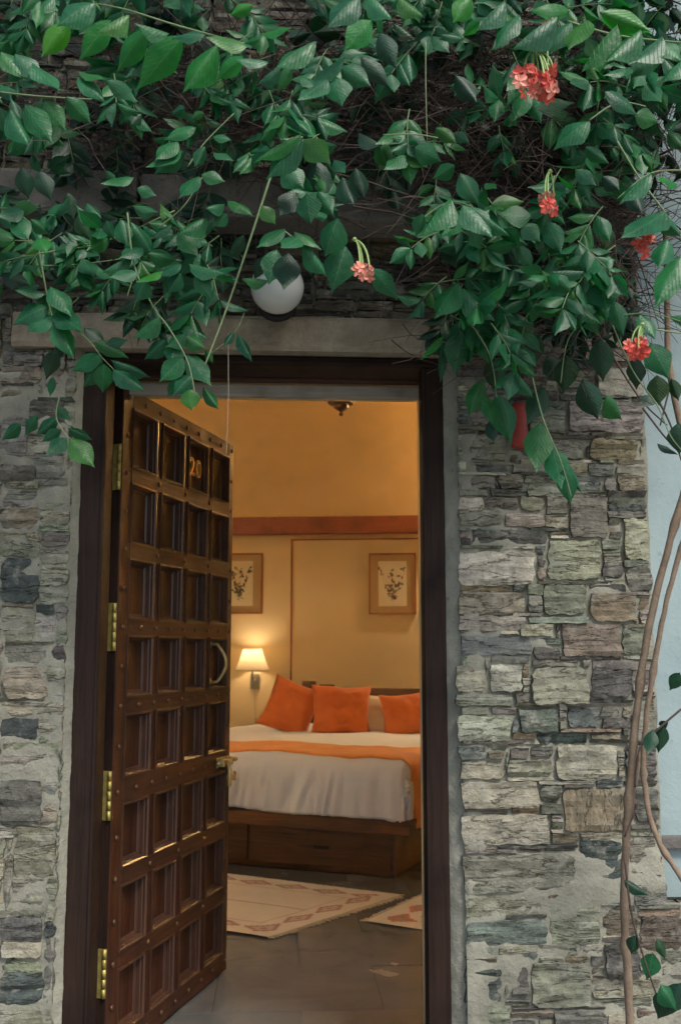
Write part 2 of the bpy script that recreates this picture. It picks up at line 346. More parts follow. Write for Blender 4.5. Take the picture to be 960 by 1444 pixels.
def stone(mb, x0, z0, x1, z1, key, seed, tints):
    q = random.Random(seed); w_, h_ = x1-x0, z1-z0
    left = x1 <= DX0 + .02
    gap = .0012 + min(.002, h_*.03)
    x0 += gap; x1 -= gap; z0 += gap*.6; z1 -= gap*.6; w_, h_ = x1-x0, z1-z0
    nxs = max(2, min(10, int(w_/.014))); nzs = max(1, min(7, int(h_/.014)))
    out = q.uniform(.004, .014) + (.003 if h_ > .06 else 0)
    if left: out = q.uniform(-.003, .009)
    tl, tx = q.uniform(-.012, .006), q.uniform(-.008, .008)
    sk = q.uniform(-.10, .10) * w_ * .5; sl_, sr_ = q.uniform(-.12,.12)*h_, q.uniform(-.12,.12)*h_
    o = len(mb.v); vs = []
    for j in range(nzs+1):
        for i in range(nxs+1):
            u, v = i/nxs, j/nzs
            x = x0 + u*w_ ; z = z0 + v*h_
            edge = i in (0, nxs) or j in (0, nzs)
            corner = (i in (0, nxs)) and (j in (0, nzs))
            am = min(.005, h_*.12)
            if edge:
                x += q.uniform(-1,1)*am*(.8 if i in (0,nxs) else .2); z += q.uniform(-1,1)*am*.7
            if corner: x += (-1 if i else 1)*q.uniform(0,.007); z += (-1 if j else 1)*q.uniform(0,.2)*h_*.3
            x += sk*(v-.5) if nzs > 2 else 0
            n = noise.noise(Vector((x*9+seed, z*40, seed*1.7)))*.0045 + noise.noise(Vector((x*5+seed, z*75, seed)))*.0065 + noise.noise(Vector((x*30, z*34, seed)))*.003
            y = -(out + n*min(1, h_/.05+.3)) + tl*(v-.5) + tx*(u-.5)
            if edge: y += q.uniform(0, .0035)
            vs.append((x, y, z))
    mb.v += vs
    W = nxs+1
    for j in range(nzs):
        for i in range(nxs): mb.f.append((o+j*W+i, o+j*W+i+1, o+(j+1)*W+i+1, o+(j+1)*W+i)); mb.m.append(0)
    ring = [i for i in range(W)] + [j*W+nxs for j in range(1, nzs+1)] + [nzs*W+i for i in range(nxs-1, -1, -1)] + [j*W for j in range(nzs-1, 0, -1)]
    b = len(mb.v)
    for r_ in ring:
        p = vs[r_]; mb.v.append((p[0], .07, p[2]))
    for k_ in range(len(ring)):
        k2 = (k_+1) % len(ring); mb.f.append((o+ring[k2], o+ring[k_], b+k_, b+k2)); mb.m.append(0)
    c = COL['v' if key == 'V' else key]; t = q.uniform(.95, 1.35) * (.55 if z0 > 2.12 else 1); s = q.random()  # high stones tinted down to paint in the shade behind the vine
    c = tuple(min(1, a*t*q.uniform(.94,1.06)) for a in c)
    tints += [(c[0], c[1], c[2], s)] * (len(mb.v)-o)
def set_tint(me, tints):
    ca = me.color_attributes.new('tint', 'FLOAT_COLOR', 'POINT')
    ca.data.foreach_set('color', np.array(tints, dtype=np.float32).ravel())
def showing(r):
    px, py, _ = proj(((r[0]+r[2])/2, 0, (r[1]+r[3])/2))
    a = (r[2]-r[0])*(r[3]-r[1])
    if px < -10 or px > 970 or py < -10 or py > 1454: return a*.001
    if py < 330 : return a*.25
    if px > 625 and py < 480: return a*.3
    return a
order = sorted(range(len(good)), key=lambda i: -showing(good[i]))
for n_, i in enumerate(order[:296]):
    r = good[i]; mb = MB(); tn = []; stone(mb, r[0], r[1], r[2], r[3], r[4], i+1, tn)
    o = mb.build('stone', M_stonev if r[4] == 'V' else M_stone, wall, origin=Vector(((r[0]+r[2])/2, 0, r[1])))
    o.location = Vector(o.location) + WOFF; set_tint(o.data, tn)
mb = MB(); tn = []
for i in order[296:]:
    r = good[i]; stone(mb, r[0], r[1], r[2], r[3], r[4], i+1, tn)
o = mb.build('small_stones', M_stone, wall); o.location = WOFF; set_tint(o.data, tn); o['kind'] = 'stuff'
# mortar bed: an uneven sheet that smears up over the stones here and there
def sheet(x0, x1, z0, z1, step, fy):
    mb = MB(); a, b = max(2, int((x1-x0)/step)), max(2, int((z1-z0)/step))
    vs = [(x0+(x1-x0)*i/a, fy(x0+(x1-x0)*i/a, z0+(z1-z0)*j/b), z0+(z1-z0)*j/b) for j in range(b+1) for i in range(a+1)]
    fs = [(j*(a+1)+i, j*(a+1)+i+1, (j+1)*(a+1)+i+1, (j+1)*(a+1)+i) for j in range(b) for i in range(a)]
    mb.add(vs, fs); return mb
def my(x, z):
    n = noise.noise(Vector((x*5, z*7, 3))) + .6*noise.noise(Vector((x*17, z*23, 8))) + .3*noise.noise(Vector((x*60, z*70, 8)))
    if x < DX0 and z < 1.6 + .15*n: base = .003 - .011*n - .002*math.sin(x*9)
    else:
        base = .004 - .026*max(0, noise.noise(Vector((x*3.1, z*4.3, 12)))-.04) - .009*n
        if x > DX1 and x < DX1+.06: base -= .006
        if z < .55: base -= .007
        if z > 1.95: base += .008
    return max(min(base, .03), -.014)
allm = MB()
for (a, b, c, d) in ((GX0, DX0, GZ0, LZ0), (DX1, 1.3, GZ0, LZ0), (GX0, WXR, LZ0, GZ1), (1.3, GX1, GZ0, PL_Z)):
    if a == DX1: c_ = sheet(DX1, WXR, GZ0, LZ0, .012, my); c2 = sheet(WXR, 1.3, GZ0, PL_Z, .012, my); allm.add(c_.v, c_.f); allm.add(c2.v, c2.f)
    else: s_ = sheet(a, b, c, d, .012 if a != 1.3 else .03, my); allm.add(s_.v, s_.f)
o = allm.build('mortar', M_mortar, wall, smooth=True); o.location = WOFF
# masonry core behind the face
core = MB(); T0, T1 = .055, .50
core.box((GX0-.5, T0, -.25), (DX0, T1, LZ0)); core.box((DX1, T0, -.25), (WXR, T1, LZ0)); core.box((GX0-.5, T0, LZ0), (WXR, T1, GZ1))
core.box((WXR, T0, -.25), (GX1+.5, T1, PL_Z)); core.box((WXR, .20, PL_Z), (GX1+.5, T1, GZ1))
o = core.build('masonry_core', M_mortar, wall); o.location = WOFF
# lime margin strips beside the frame
for (xa, xb, nm) in ((DX0-.004, FR_OUT_L+.004, 'mortar_margin'), (FR_OUT_R-.004, DX1+.004, 'mortar_margin')):
    def fy(x, z, xa=xa, xb=xb):
        t = (x-xa)/(xb-xa); t = t if xa < 0 else 1-t
        return .008 + .030*t**1.5 + .006*noise.noise(Vector((x*40, z*14, 2))) + .003*noise.noise(Vector((x*90, z*70, 2)))
    s_ = sheet(xa, xb, -.25, LZ0+.005, .008, fy); o = s_.build(nm, M_mortar, wall, smooth=True); o.location = WOFF
# lintel
lm = sheet(LX0, LX1, LZ0, LZ1, .012, lambda x, z: -.022 + .008*noise.noise(Vector((x*9, z*20, 1))) + (.007 if z < LZ0+.008 or z > LZ1-.008 else 0) + .002*noise.noise(Vector((x*60, z*70, 1))))
nv = len(lm.v); lm.box((LX0+.001, -.016, LZ0+.0005), (LX1-.001, .12, LZ1-.0005))
o = lm.build('lintel', M_lintel, wall); o.location = WOFF

# projecting stone slab over the door
can = empty('stone_canopy', (0, 0, PY(100, 300, -.13).z)); tag(can, 'grey stone slab canopy projecting over the door, half hidden by leaves', 'canopy')
zt = PY(100, 240, -.13).z - can.location.z
xa = -1.5
while xa < PY(600, 280, -.13).x:
    wl = random.uniform(1.05, 1.2); mb = MB(); mb.box((xa+.004, -.13+random.uniform(-.008,.008), 0), (xa+wl-.004, .055, zt+random.uniform(-.006,.006)), bev=.010)
    mb.build('slab', M_slab, can, smooth=False); xa += wl

# ------------------------------------------------------------------ WHITE PLASTERED WALL TO THE RIGHT
pw = empty('plastered_wall', (WXR+.6, .16, PL_Z)); tag(pw, 'pale blue-white plastered wall right of the stone wall, behind the bare vine stems', 'wall')
s_ = sheet(-.62, GX1-WXR-.1, 0.004, GZ1-PL_Z, .03, lambda x, z: -.12 + .004*noise.noise(Vector((x*3, z*3, 5))))
v_ = len(s_.v); s_.box((-.598, -.10, 0.004), (GX1-WXR-.1, .036, GZ1-PL_Z)); s_.build('plaster', M_white, pw, smooth=True)
mb = MB(); zz = PY(945, 1190, .03).z - PL_Z; mb.box((-.597, -.145, zz-.012), (GX1-WXR-.1, -.11, zz+.022), bev=.005); mb.build('ledge', M_slab, pw)

# ------------------------------------------------------------------ DOOR FRAME
FY0, FY1 = .030, .165
FIL, FIR = PY(144, 800, FY0).x, PY(597, 800, FY0).x
HZ1 = LZ0 - .002; HZ0 = PY(400, 533, FY1).z
fr = empty('door_frame', (0, FY0, -.02)); tag(fr, 'dark brown wooden door frame set in the stone wall opening', 'door frame')
def fpart(name, a, b, m, bev=.004):
    mb = MB(); mb.box((a[0], a[1]-FY0, a[2]+.02), (b[0], b[1]-FY0, b[2]+.02), bev=bev); return mb.build(name, m, fr)
fpart('jamb', (FR_OUT_L-.002, FY0, -.02), (FIL, FY1, HZ0), M_frame)
fpart('jamb', (FIR, FY0, -.02), (FR_OUT_R+.002, .095, HZ0), M_frame)
fpart('head', (FR_OUT_L-.002, FY0, HZ0+.001), (FR_OUT_R+.002, FY1, HZ1), M_frameh)
fpart('bead', (FIL-.009, FY0-.006, -.02), (FIL-.001, FY0+.02, HZ0-.001), M_frame, .002)
fpart('bead', (FIR+.001, FY0-.006, -.02), (FIR+.009, FY0+.02, HZ0-.001), M_frame, .002)
fpart('bead', (FIL-.009, FY0-.006, HZ0+.003), (FIR+.009, FY0+.02, HZ0+.012), M_frameh, .002)
fpart('rebate', (FIL-.045, FY1+.001, -.02), (FIL-.012, FY1+.05, HZ0), M_frame)
fpart('rebate', (FIR+.012, .096, -.02), (FIR+.045, FY1, HZ0), M_frame)
zb0, zb1 = PY(450, 561, .235).z, PY(450, 545, .235).z
fpart('grey_rail', (FIL+.03, .225, zb0), (FIR+.03, .255, zb1), M_grey, .003)
fpart('upper_rail', (FIL-.03, .18, zb1+.004), (FIR+.03, .222, HZ1+.05), M_doorh, .003)
fpart('threshold', (FR_OUT_L, .0, -.02), (FR_OUT_R, .2, .004), M_slab, .004)

# ------------------------------------------------------------------ DOOR LEAF
HG = PD(176, 545, 2.98); FE = PD(330, 628, 3.885)
ang = math.atan2(FE.y-HG.y, FE.x-HG.x); DW = math.hypot(FE.y-HG.y, FE.x-HG.x); DH = 1.95; DT = .046
dr = empty('wooden_door', (HG.x, HG.y, .010), ang)
tag(dr, 'open panelled brown wooden door with gilt number 20 and brass handle', 'door')
# local: x along leaf, y = 0 is the outer face (y<0 is out), leaf body in y>0
SL, SM, SR = .062, .043, .052; PWD = (DW-SL-SR-3*SM)/4
RT, RM, RL, RB = .060, .052, .078, .068; PHT = (DH-RT-RB-6*RM-RL)/8
xs = []; x = SL
for c in range(4): xs.append(x); x += PWD+SM
zs = []; z = RB
for r in range(8):                        # from the bottom
    zs.append(z); z += PHT + (RL if r == 2 else RM)
def dpart(name, a, b, m, bev=.003, par=dr, org=True):
    mb = MB(); mb.box(a, b, bev=bev); return mb.build(name, m, par, origin=Vector(a))
REC = .030
dpart('back_board', (.002, REC+.006, .002), (DW-.002, DT, DH-.002), M_door, 0)
dpart('stile', (0, 0, 0), (SL, REC+.005, DH), M_door)
dpart('stile', (DW-SR, 0, 0), (DW, REC+.005, DH), M_door)
dpart('hinge_edge', (-.0012, .004, .0005), (.020, DT+.001, DH-.0005), M_frame, 0)
dpart('free_edge', (DW-.03, REC+.0055, 0), (DW-.0005, DT+.001, DH), M_door, 0)
for c in range(3): dpart('mullion', (xs[c]+PWD, .0015, RB+.001), (xs[c]+PWD+SM, REC+.005, DH-RT-.001), M_door)
rz = [(0, RB)] + [(zs[r]+PHT, zs[r+1]) for r in range(7)] + [(DH-RT, DH)]
for (a, b) in rz: dpart('rail', (SL+.0005, 0 if a == 0 or b == DH else -.0012, a), (DW-SR-.0005, REC+.004, b), M_doorh)
# one panel board and one moulding, shared 32 times
pm = MB(); pm.box((.004, REC-.003, .004), (PWD-.004, REC+.005, PHT-.004))
iv = .030; pm.add([(iv, REC-.003, iv), (PWD-iv, REC-.003, iv), (PWD-iv, REC-.003, PHT-iv), (iv, REC-.003, PHT-iv),
                   (iv+.012, REC-.009, iv+.012), (PWD-iv-.012, REC-.009, iv+.012), (PWD-iv-.012, REC-.009, PHT-iv-.012), (iv+.012, REC-.009, PHT-iv-.012)],
                  [(4,5,6,7),(0,1,5,4),(1,2,6,5),(2,3,7,6),(3,0,4,7)]) if False else None
p0 = pm.build('panel', M_door, dr); pme = p0.data
mm_ = MB(); prof = [(-.004, .000), (-.004, -.0045), (.002, -.0055), (.006, -.001), (.006, .006), (.009, .009), (.009, .020), (.013, .022), (.017, REC-.003)]
def ringv(o_, y): return [(o_, y, o_), (PWD-o_, y, o_), (PWD-o_, y, PHT-o_), (o_, y, PHT-o_)]
vs, fs = [], []
for (o_, y) in prof: vs += ringv(o_, y)
for i in range(len(prof)-1):
    for k in range(4): fs.append((i*4+k, i*4+(k+1)%4, (i+1)*4+(k+1)%4, (i+1)*4+k))
mm_.add(vs, fs); m0 = mm_.build('moulding', M_bead, dr); mme = m0.data
first = True
for r in range(8):
    for c in range(4):
        loc = Vector((xs[c], 0, zs[r]))
        if first: p0.location = loc; m0.location = loc; first = False; continue
        for src in (p0, m0):
            o = src.copy(); SC.collection.objects.link(o); o.parent = dr; o.location = loc
# studs
sm = MB(); sm.lathe([(.0085, 0), (.0080, .0025), (.0055, .0055), (.0020, .0068)], 10, Matrix.Rotation(R(90), 4, 'X'))
s0 = sm.build('stud', M_iron, dr, smooth=True); sp = []
for i, (a, b) in enumerate(rz):
    for xx in [SL*.45] + [xs[c]+PWD+SM/2 for c in range(3)] + [DW-SR*.5]:
        sp.append((xx, (a+b)/2))
    if i in (0, 5, 8, 3, 4):
        for c in range(4): sp.append((xs[c]+PWD*.5, (a+b)/2))
for r in range(8):
    sp.append((SL*.45, zs[r]+PHT/2))
    sp.append((DW-SR*.5, zs[r]+PHT/2)) if r % 2 else None
for i, (a, b) in enumerate(sp):
    o = s0 if i == 0 else s0.copy()
    if i: SC.collection.objects.link(o); o.parent = dr
    o.location = (a, -.001, b)
# hinges on the door's hinge edge
for (ya, yb) in ((625, 690), (850, 918), (1088, 1158), (1340, 1410)):
    za, zb = PD(158, yb, 2.97).z, PD(158, ya, 2.97).z
    mb = MB(); mb.box((-.0032, .003, za), (-.0012, DT-.002, zb)); h = mb.build('hinge', M_brass, dr); h.location = (0, 0, -.01)
    for k in range(5):
        hh = (zb-za)/5; kn = MB(); kn.tube([(-.005, .008, za+k*hh+.001), (-.005, .008, za+(k+1)*hh-.001)], .006, n=10); kn.build('knuckle', M_brass, h, smooth=True)
    for k in range(3):
        kn = MB(); zc = za+(zb-za)*(.2+.3*k); kn.tube([(-.0025, .032, zc), (-.0042, .032, zc)], .0036, n=8); kn.build('screw', M_iron, h)
# pull handle in the fourth panel row from the top, free-side column
hx = xs[3]+PWD*.5; hz0, hz1 = zs[4]+.012, zs[4]+PHT-.012
arc = [(hx-.012 , REC-.004 - .030 - .034*math.sin(math.pi*t/14), hz0+.01+(hz1-hz0-.02)*t/14) for t in range(15)]
mb = MB(); mb.tube([(hx-.012, REC-.003, hz0+.008)] + arc + [(hx-.012, REC-.003, hz1-.008)], .0062, n=10)
h = mb.build('pull_handle', M_brush, dr, smooth=True)
for zc in (hz0+.008, hz1-.008):
    mb = MB(); mb.lathe([(.016, 0), (.016, .003), (.010, .006), (.008, .010)], 16, Matrix.Translation((hx-.012, REC-.003, zc)) @ Matrix.Rotation(R(90), 4, 'X')); mb.build('rose', M_brush, h, smooth=True)
# sliding latch on the lock rail
zl = (rz[3][0]+rz[3][1])/2
mb = MB(); mb.box((DW-.135, -.004, zl-.018), (DW-.005, -.001, zl+.018), bev=.001); la = mb.build('latch', M_brush, dr)
mb = MB(); mb.tube([(DW-.155, -.014, zl), (DW+.028, -.014, zl)], .0085, n=12); mb.build('bolt', M_brush, la, smooth=True)
for xx in (DW-.115, DW-.035):
    mb = MB(); mb.box((xx-.008, -.026, zl-.015), (xx+.008, -.004, zl+.015), bev=.003); mb.build('keeper', M_brush, la)
mb = MB(); mb.tube([(DW-.070, -.018, zl+.006), (DW-.074, -.030, zl-.03), (DW-.092, -.036, zl-.085)], .0075, .009, n=10); mb.build('hasp_lever', M_brush, la, smooth=True)
mb = MB(); mb.lathe([(.015, 0), (.015, .004), (.009, .012), (.012, .022), (.006, .026)], 14, Matrix.Translation((DW-.02, -.001, zl-.062)) @ Matrix.Rotation(R(90), 4, 'X')); mb.build('knob', M_brush, la, smooth=True)
rg = [(DW+.022+.015*math.cos(t*math.pi/8), -.012, zl-.062+.015*math.sin(t*math.pi/8)) for t in range(17)]
mb = MB(); mb.tube(rg, .0035, n=8, cap=False); mb.tube([(DW-.02, -.012, zl-.062), (DW+.008, -.012, zl-.062)], .004, n=8); mb.build('ring', M_brush, la, smooth=True)
# number 20 (serif-like digits as raised metal)
def digit(ch, x0, z0, wd, ht):
    cu = bpy.data.curves.new('digit_curve', 'FONT'); cu.body = ch; cu.size = ht*1.42; cu.extrude = .003; cu.offset = .0018
    o = bpy.data.objects.new('digit_tmp', cu); SC.collection.objects.link(o)
    dg = bpy.context.evaluated_depsgraph_get(); me = bpy.data.meshes.new_from_object(o.evaluated_get(dg)); bpy.data.objects.remove(o)
    me.name = 'digit'; me.materials.clear(); me.materials.append(M_gold)
    d = link('digit', me, dr); d.rotation_euler = (R(90), 0, 0); d.location = (x0, REC-.012, z0); d.scale = (wd, 1, 1); return d
dx_, dz_ = xs[2]+.048, zs[7]+.060
digit('2', dx_, dz_, 1.15, .062); digit('0', dx_+.058, dz_, 1.15, .062)

# ------------------------------------------------------------------ ROOM
def bwp(X, z, off=0.0):                  # point on the back wall (runs slightly nearer towards the right)
    return cw(X + off*math.sin(R(5)), 7.95 - math.tan(R(5))*X - off*math.cos(R(5)), z)
BWR = -(YAW + R(5)); RH = 3.45
rx0, rx1 = -3.4, 3.2
room = MB()
def wallbox(name, mb, m, label=None):
    return tag(mb.build(name, m), kind='structure')
mb = MB(); mb.box((rx0-.2, .5, -.02), (rx0, 6.2, RH)); wallbox('room_wall_side', mb, M_cream)
mb = MB(); mb.box((rx1, .5, -.02), (rx1+.2, 6.2, RH)); wallbox('room_wall_far_side', mb, M_cream)
MBW = Matrix.Translation(bwp(0, 0)) @ Matrix.Rotation(BWR, 4, 'Z')
def toBW(px, py, off=0.0):               # photo point -> (x, z) local to the back wall, off metres in front
    X, d, z = _ray(px, py); o = Vector((0, CY, CZ)); dv = cw(X, d, z) - cw(0, 0, 0)
    Mi = MBW.inverted(); a = Mi @ o; b = Mi.to_3x3() @ dv; t = (-off - a.y)/b.y; q = a + b*t; return q.x, q.z
BZ0, BZ1 = toBW(450, 754)[1], toBW(450, 730)[1]
mb = MB(); mb.box((-4.2, 0, -.02), (4.2, .2, RH), MBW); wallbox('room_wall_back', mb, M_cream)
mb = MB(); mb.box((-3.3, -.05, BZ1+.004), (3.1, -.001, RH-.001), MBW); wallbox('upper_wall', mb, M_ceil)
mb = MB(); mb.box((rx0-.2, .5, RH), (rx1+.2, 7.2, RH+.2)); wallbox('room_ceiling', mb, M_cream)
mb = MB()
for a, b, c, d in ((rx0, FIL-.10, -.02, RH), (FIR+.10, rx1, -.02, RH), (FIL-.10, FIR+.10, 2.22, RH)): mb.box((a, .502, c), (b, .53, d))
wallbox('room_wall_front', mb, M_cream)
mb = MB(); mb.box((-3.3, -.075, BZ0), (3.1, -.001, BZ1), MBW, bev=.004); tag(mb.build('wall_beam', M_band), 'red-brown wooden band running across the back wall above the pictures', 'beam')
# thin wooden strip: up the wall and along under the band
tr = empty('wall_trim', MBW @ Vector((toBW(411, 860)[0], 0, 0)), BWR); tag(tr, 'thin brown strip framing the yellow wall between the two pictures', 'trim')
x0 = toBW(411, 860)[0]; zt_ = toBW(450, 760)[1]
mb = MB(); mb.box((-.006, -.012, 0), (.006, -.0005, zt_)); mb.build('upright_strip', M_trim, tr)
mb = MB(); mb.box((.0065, -.012, zt_-.011), (2.2, -.0005, zt_)); mb.build('cross_strip', M_trim, tr)
# floor with slate slabs
fl = MB(); fl.box((rx0, .16, -.06), (rx1, 7.2, -.012)); flo = tag(fl.build('floor', M_slab), kind='structure')
def slab_mat(name, c1, c2):
    m, nt, bs = mat(name); iso = coords(nt, 'pos'); n = noi(nt, iso, 3, 6, .6, .8); n2 = noi(nt, iso, 40, 5, .6)
    L(nt, mixc(nt, ramp(nt, n, .3, .7), c1, c2), bs.inputs['Base Color'])
    r_ = nt.nodes.new('ShaderNodeMapRange'); r_.inputs[3].default_value = .14; r_.inputs[4].default_value = .34; L(nt, n, r_.inputs[0]); L(nt, r_.outputs[0], bs.inputs['Roughness'])
    bump(nt, bs, [(n, .004), (n2, .0008)]); return m
SLM = [slab_mat('slate_floor', (.10,.10,.095), (.15,.15,.14)), slab_mat('slate_floor_dark', (.07,.07,.068), (.10,.10,.095)), slab_mat('slate_floor_warm', (.12,.115,.10), (.17,.165,.145))]
y = .20; row = 0
while y < 6.4:
    x = -1.6 + (row % 2)*.27; dy = .46
    while x < 1.6:
        dxx = .56; mb = MB(); mb.box((.0008, .0008, -.02), (dxx-.0008, dy-.0008, random.uniform(-.0012, .0008)))
        o = mb.build('slab', random.choices(SLM, [5, 2, 2])[0], flo); o.location = (x, y, 0); x += dxx
    y += dy; row += 1
mb = MB(); mb.box((rx0+.001, .531, -.0119), (-1.61, 6.2, -.002)); mb.box((1.92, .531, -.0119), (rx1-.001, 6.2, -.002)); mb.build('slab_border', SLM[0], flo)
# reveal lining of the thick wall
mb = MB(); mb.box((DX0-.03, T1-.285, -.01), (FIL-.05, T1+.001, 2.2)); mb.box((FIR+.05, T1-.285, -.01), (DX1+.03, T1+.001, 2.2)); mb.box((FIL-.049, T1-.20, zb1+.02), (FIR+.049, T1+.001, 2.22))
tag(mb.build('door_reveal', M_cream), kind='structure')

# ---- bed (local: x right, y towards the head, z up)
BR = -(R(22) + YAW); BW2, BL, BT = .94, 2.0, .615
fc = cw(.345 - BW2*math.cos(R(22)), 5.27 + BW2*math.sin(R(22)), 0)
MBED = Matrix.Translation(fc) @ Matrix.Rotation(BR, 4, 'Z'); MBi = MBED.inverted()
def toBed(px, py, yl):
    X, d, z = _ray(px, py); o = MBi @ Vector((0, CY, CZ)); dv = MBi.to_3x3() @ (cw(X, d, z) - cw(0, 0, 0)); t = (yl-o.y)/dv.y; q = o + dv*t; return q.x, q.z
bed = empty('bed', fc, BR); tag(bed, 'low dark wooden bed with drawers under white bedding', 'bed')
def bpart(name, a, b, m=M_bed, bev=.005, par=bed):
    mb = MB(); mb.box(a, b, bev=bev); return mb.build(name, m, par)
bpart('platform', (-BW2-.01, -.015, .235), (BW2+.01, BL, .305))
bpart('base', (-BW2+.11, .10, 0), (BW2-.11, BL-.05, .234))
for (a, b) in ((-BW2+.13, -.012), (.0, BW2-.13)):
    d = bpart('drawer_front', (a+.004, .086, .030), (b-.004, .099, .222)); xc = toBed(453, 1199, .085)[0] if b > .1 else (a+b)/2
    bpart('drawer_slot', (xc-.045, .0845, .118), (xc+.045, .0858, .136), M_black, 0, d)
hbz = toBed(530, 970, BL+.03)[1]; hx0 = toBed(476, 970, BL+.03)[0]
bpart('headboard', (hx0, BL+.001, 0), (BW2+.02, BL+.05, hbz))
for (pa, pb, pt) in ((428, 445, 960), (452, 471, 965)):
    xa_, zt2 = toBed(pa, pt, BL+.03); xb_, _ = toBed(pb, pt, BL+.03); bpart('headboard_post', (xa_, BL+.001, 0), (xb_, BL+.045, zt2))
def cloth_pt(s, t, off=0., r=.085):
    def bend(o):
        if o <= 0: return 0., 0.
        a = o/r
        return (r*math.sin(a), r*(1-math.cos(a))) if a < math.pi/2 else (r, r+o-r*math.pi/2)
    sg = 1 if s > 0 else -1; ox, dx = bend(abs(s)-(BW2-r)); oy, dy = bend(r-t)
    x = sg*(min(abs(s), BW2-r) + ox + off*(1 if dx > .02 else 0)); y = max(t, r) - oy - off*(1 if dy > .02 else 0)
    dn = max(dx, dy) if min(dx, dy) <= 0 else (dx**4+dy**4)**.25
    if dx > 0 and dy > 0:               # round the corner
        cxn = math.hypot(ox, oy); k = r/cxn if cxn > r else 1; x = sg*(BW2-r+ox*k); y = r-oy*k
    z = BT + off - dn
    # puffy wrinkles
    wr = .010*noise.noise(Vector((s*3, t*3, 0))) + .006*noise.noise(Vector((s*9, t*6, 4)))
    if dn > .03:
        k = min(1, (dn-.03)/.1); a_ = s if dy > dx else t; f = noise.noise(Vector((a_*8+dn*2, dn*1.5, 1)))*.026 + abs(noise.noise(Vector((a_*18+dn*3, dn*2.5, 7))))*.034 + noise.noise(Vector((a_*45, dn*8, 7)))*.004
        if dy >= dx: y -= (f+.012)*k
        if dx > dy: x += sg*(f+.008)*k
        z += wr*.3
        z += 0
    else: z += wr
    return (x, y, z)
def cloth(name, s0, s1, t0, t1, st, m, off=0., fnt=None, origin=True):
    a, b = int((s1-s0)/st), int((t1-t0)/st); mb = MB(); vs = []
    for j in range(b+1):
        for i in range(a+1):
            s, t = s0+(s1-s0)*i/a, t0+(t1-t0)*j/b
            if fnt: s, t = fnt(s, t)
            vs.append(cloth_pt(s, t, off))
    mb.add(vs, [(j*(a+1)+i, j*(a+1)+i+1, (j+1)*(a+1)+i+1, (j+1)*(a+1)+i) for j in range(b) for i in range(a)])
    o = mb.build(name, m, smooth=True); o.location = fc; o.rotation_euler = (0, 0, BR)
    so_ = o.modifiers.new('thickness', 'SOLIDIFY'); so_.thickness = .006; so_.offset = -1
    return o
tag(cloth('bedspread', -BW2-.27, BW2+.27, -.27, BL-.01, .016, M_sheet, 0., lambda s, t: (s, t*(1+.10*noise.noise(Vector((s*2.2, 0, 3)))-.05*math.cos(s*2.4+.4)) if t < 0 else t)), 'white bedspread hanging in soft folds over the foot of the bed', 'bedspread')
tag(cloth('bed_runner', -BW2-.25, BW2+.33, .02, .50, .022, M_runner, .008,
    lambda s, t: (s, t + (.035*math.sin(s*3+1)) - (.05 if s < -.2 else .0) + max(0, s-.6)*.12)), 'orange brocade runner laid across the foot of the white bed', 'bed runner')
mb = MB(); mb.box((-BW2+.06, .06, .306), (BW2-.06, BL-.02, BT-.03), bev=.03); o = mb.build('mattress', M_sheet); o.location = fc; o.rotation_euler = (0,0,BR); tag(o, 'thick white mattress under the bedspread on the low bed', 'mattress')
def cushion(name, wd, ht, th, m, loc, rx, ry, rz_, label, cat, group=None, seed=0):
    mb = MB(); n = 26
    for side in (1, -1):
        vs = []
        for j in range(n+1):
            for i in range(n+1):
                u, v = 2*i/n-1, 2*j/n-1
                e = (max(0, 1-abs(u)**2.6)*max(0, 1-abs(v)**2.6))**.45
                pin = 1 - .11*(1-abs(u)**2)*abs(v)**3 - .05*noise.noise(Vector((u*1.5, seed*3, 0))); pin2 = 1 - .11*(1-abs(v)**2)*abs(u)**3 - .05*noise.noise(Vector((v*1.5, seed*5, 2)))
                wv = noise.noise(Vector((u*2.2+seed, v*2.2, seed)))*.016 + abs(noise.noise(Vector((u*4+v*2, v*3+seed, seed))))*-.022
                ed = math.exp(-((1-max(abs(u), abs(v)))/.15)**2)*.35
                vs.append((u*pin2*wd/2, side*(e*th/2 + e*wv*(1+ed)), v*pin*ht/2))
        fs = [(j*(n+1)+i, j*(n+1)+i+1, (j+1)*(n+1)+i+1, (j+1)*(n+1)+i) for j in range(n) for i in range(n)]
        if side == 1: fs = [f[::-1] for f in fs]
        mb.add(vs, fs)
    o = mb.build(name, m, smooth=True); bm = bmesh.new(); bm.from_mesh(o.data); bmesh.ops.remove_doubles(bm, verts=bm.verts, dist=.0005); bm.to_mesh(o.data); bm.free()
    o.location = loc; o.rotation_euler = (rx, ry, rz_); return tag(o, label, cat, group)
FC = -YAW
cushion('cushion', .37, .38, .13, M_orange, PD(410, 998, 7.02), R(-16), R(20), FC-R(10), 'leftmost rust-orange cushion, tipped on its corner on the bed', 'cushion', 'rust-orange cushions on the bed', 1)
cushion('cushion', .41, .35, .13, M_orange, PD(481, 1002, 6.92), R(-14), R(2), FC+R(4), 'middle rust-orange cushion, square on, in front of the cream pillow', 'cushion', 'rust-orange cushions on the bed', 5)
cushion('cushion', .40, .32, .13, M_orange, PD(578, 1009, 6.90), R(-16), R(-7), FC-R(4), 'rightmost rust-orange cushion, cut off by the door frame', 'cushion', 'rust-orange cushions on the bed', 9)
cushion('pillow', .62, .32, .16, M_cpillow, PD(545, 1012, 7.06), R(-18), R(2), FC-R(14), 'cream pillow between the middle and right orange cushions', 'pillow', None, 3)

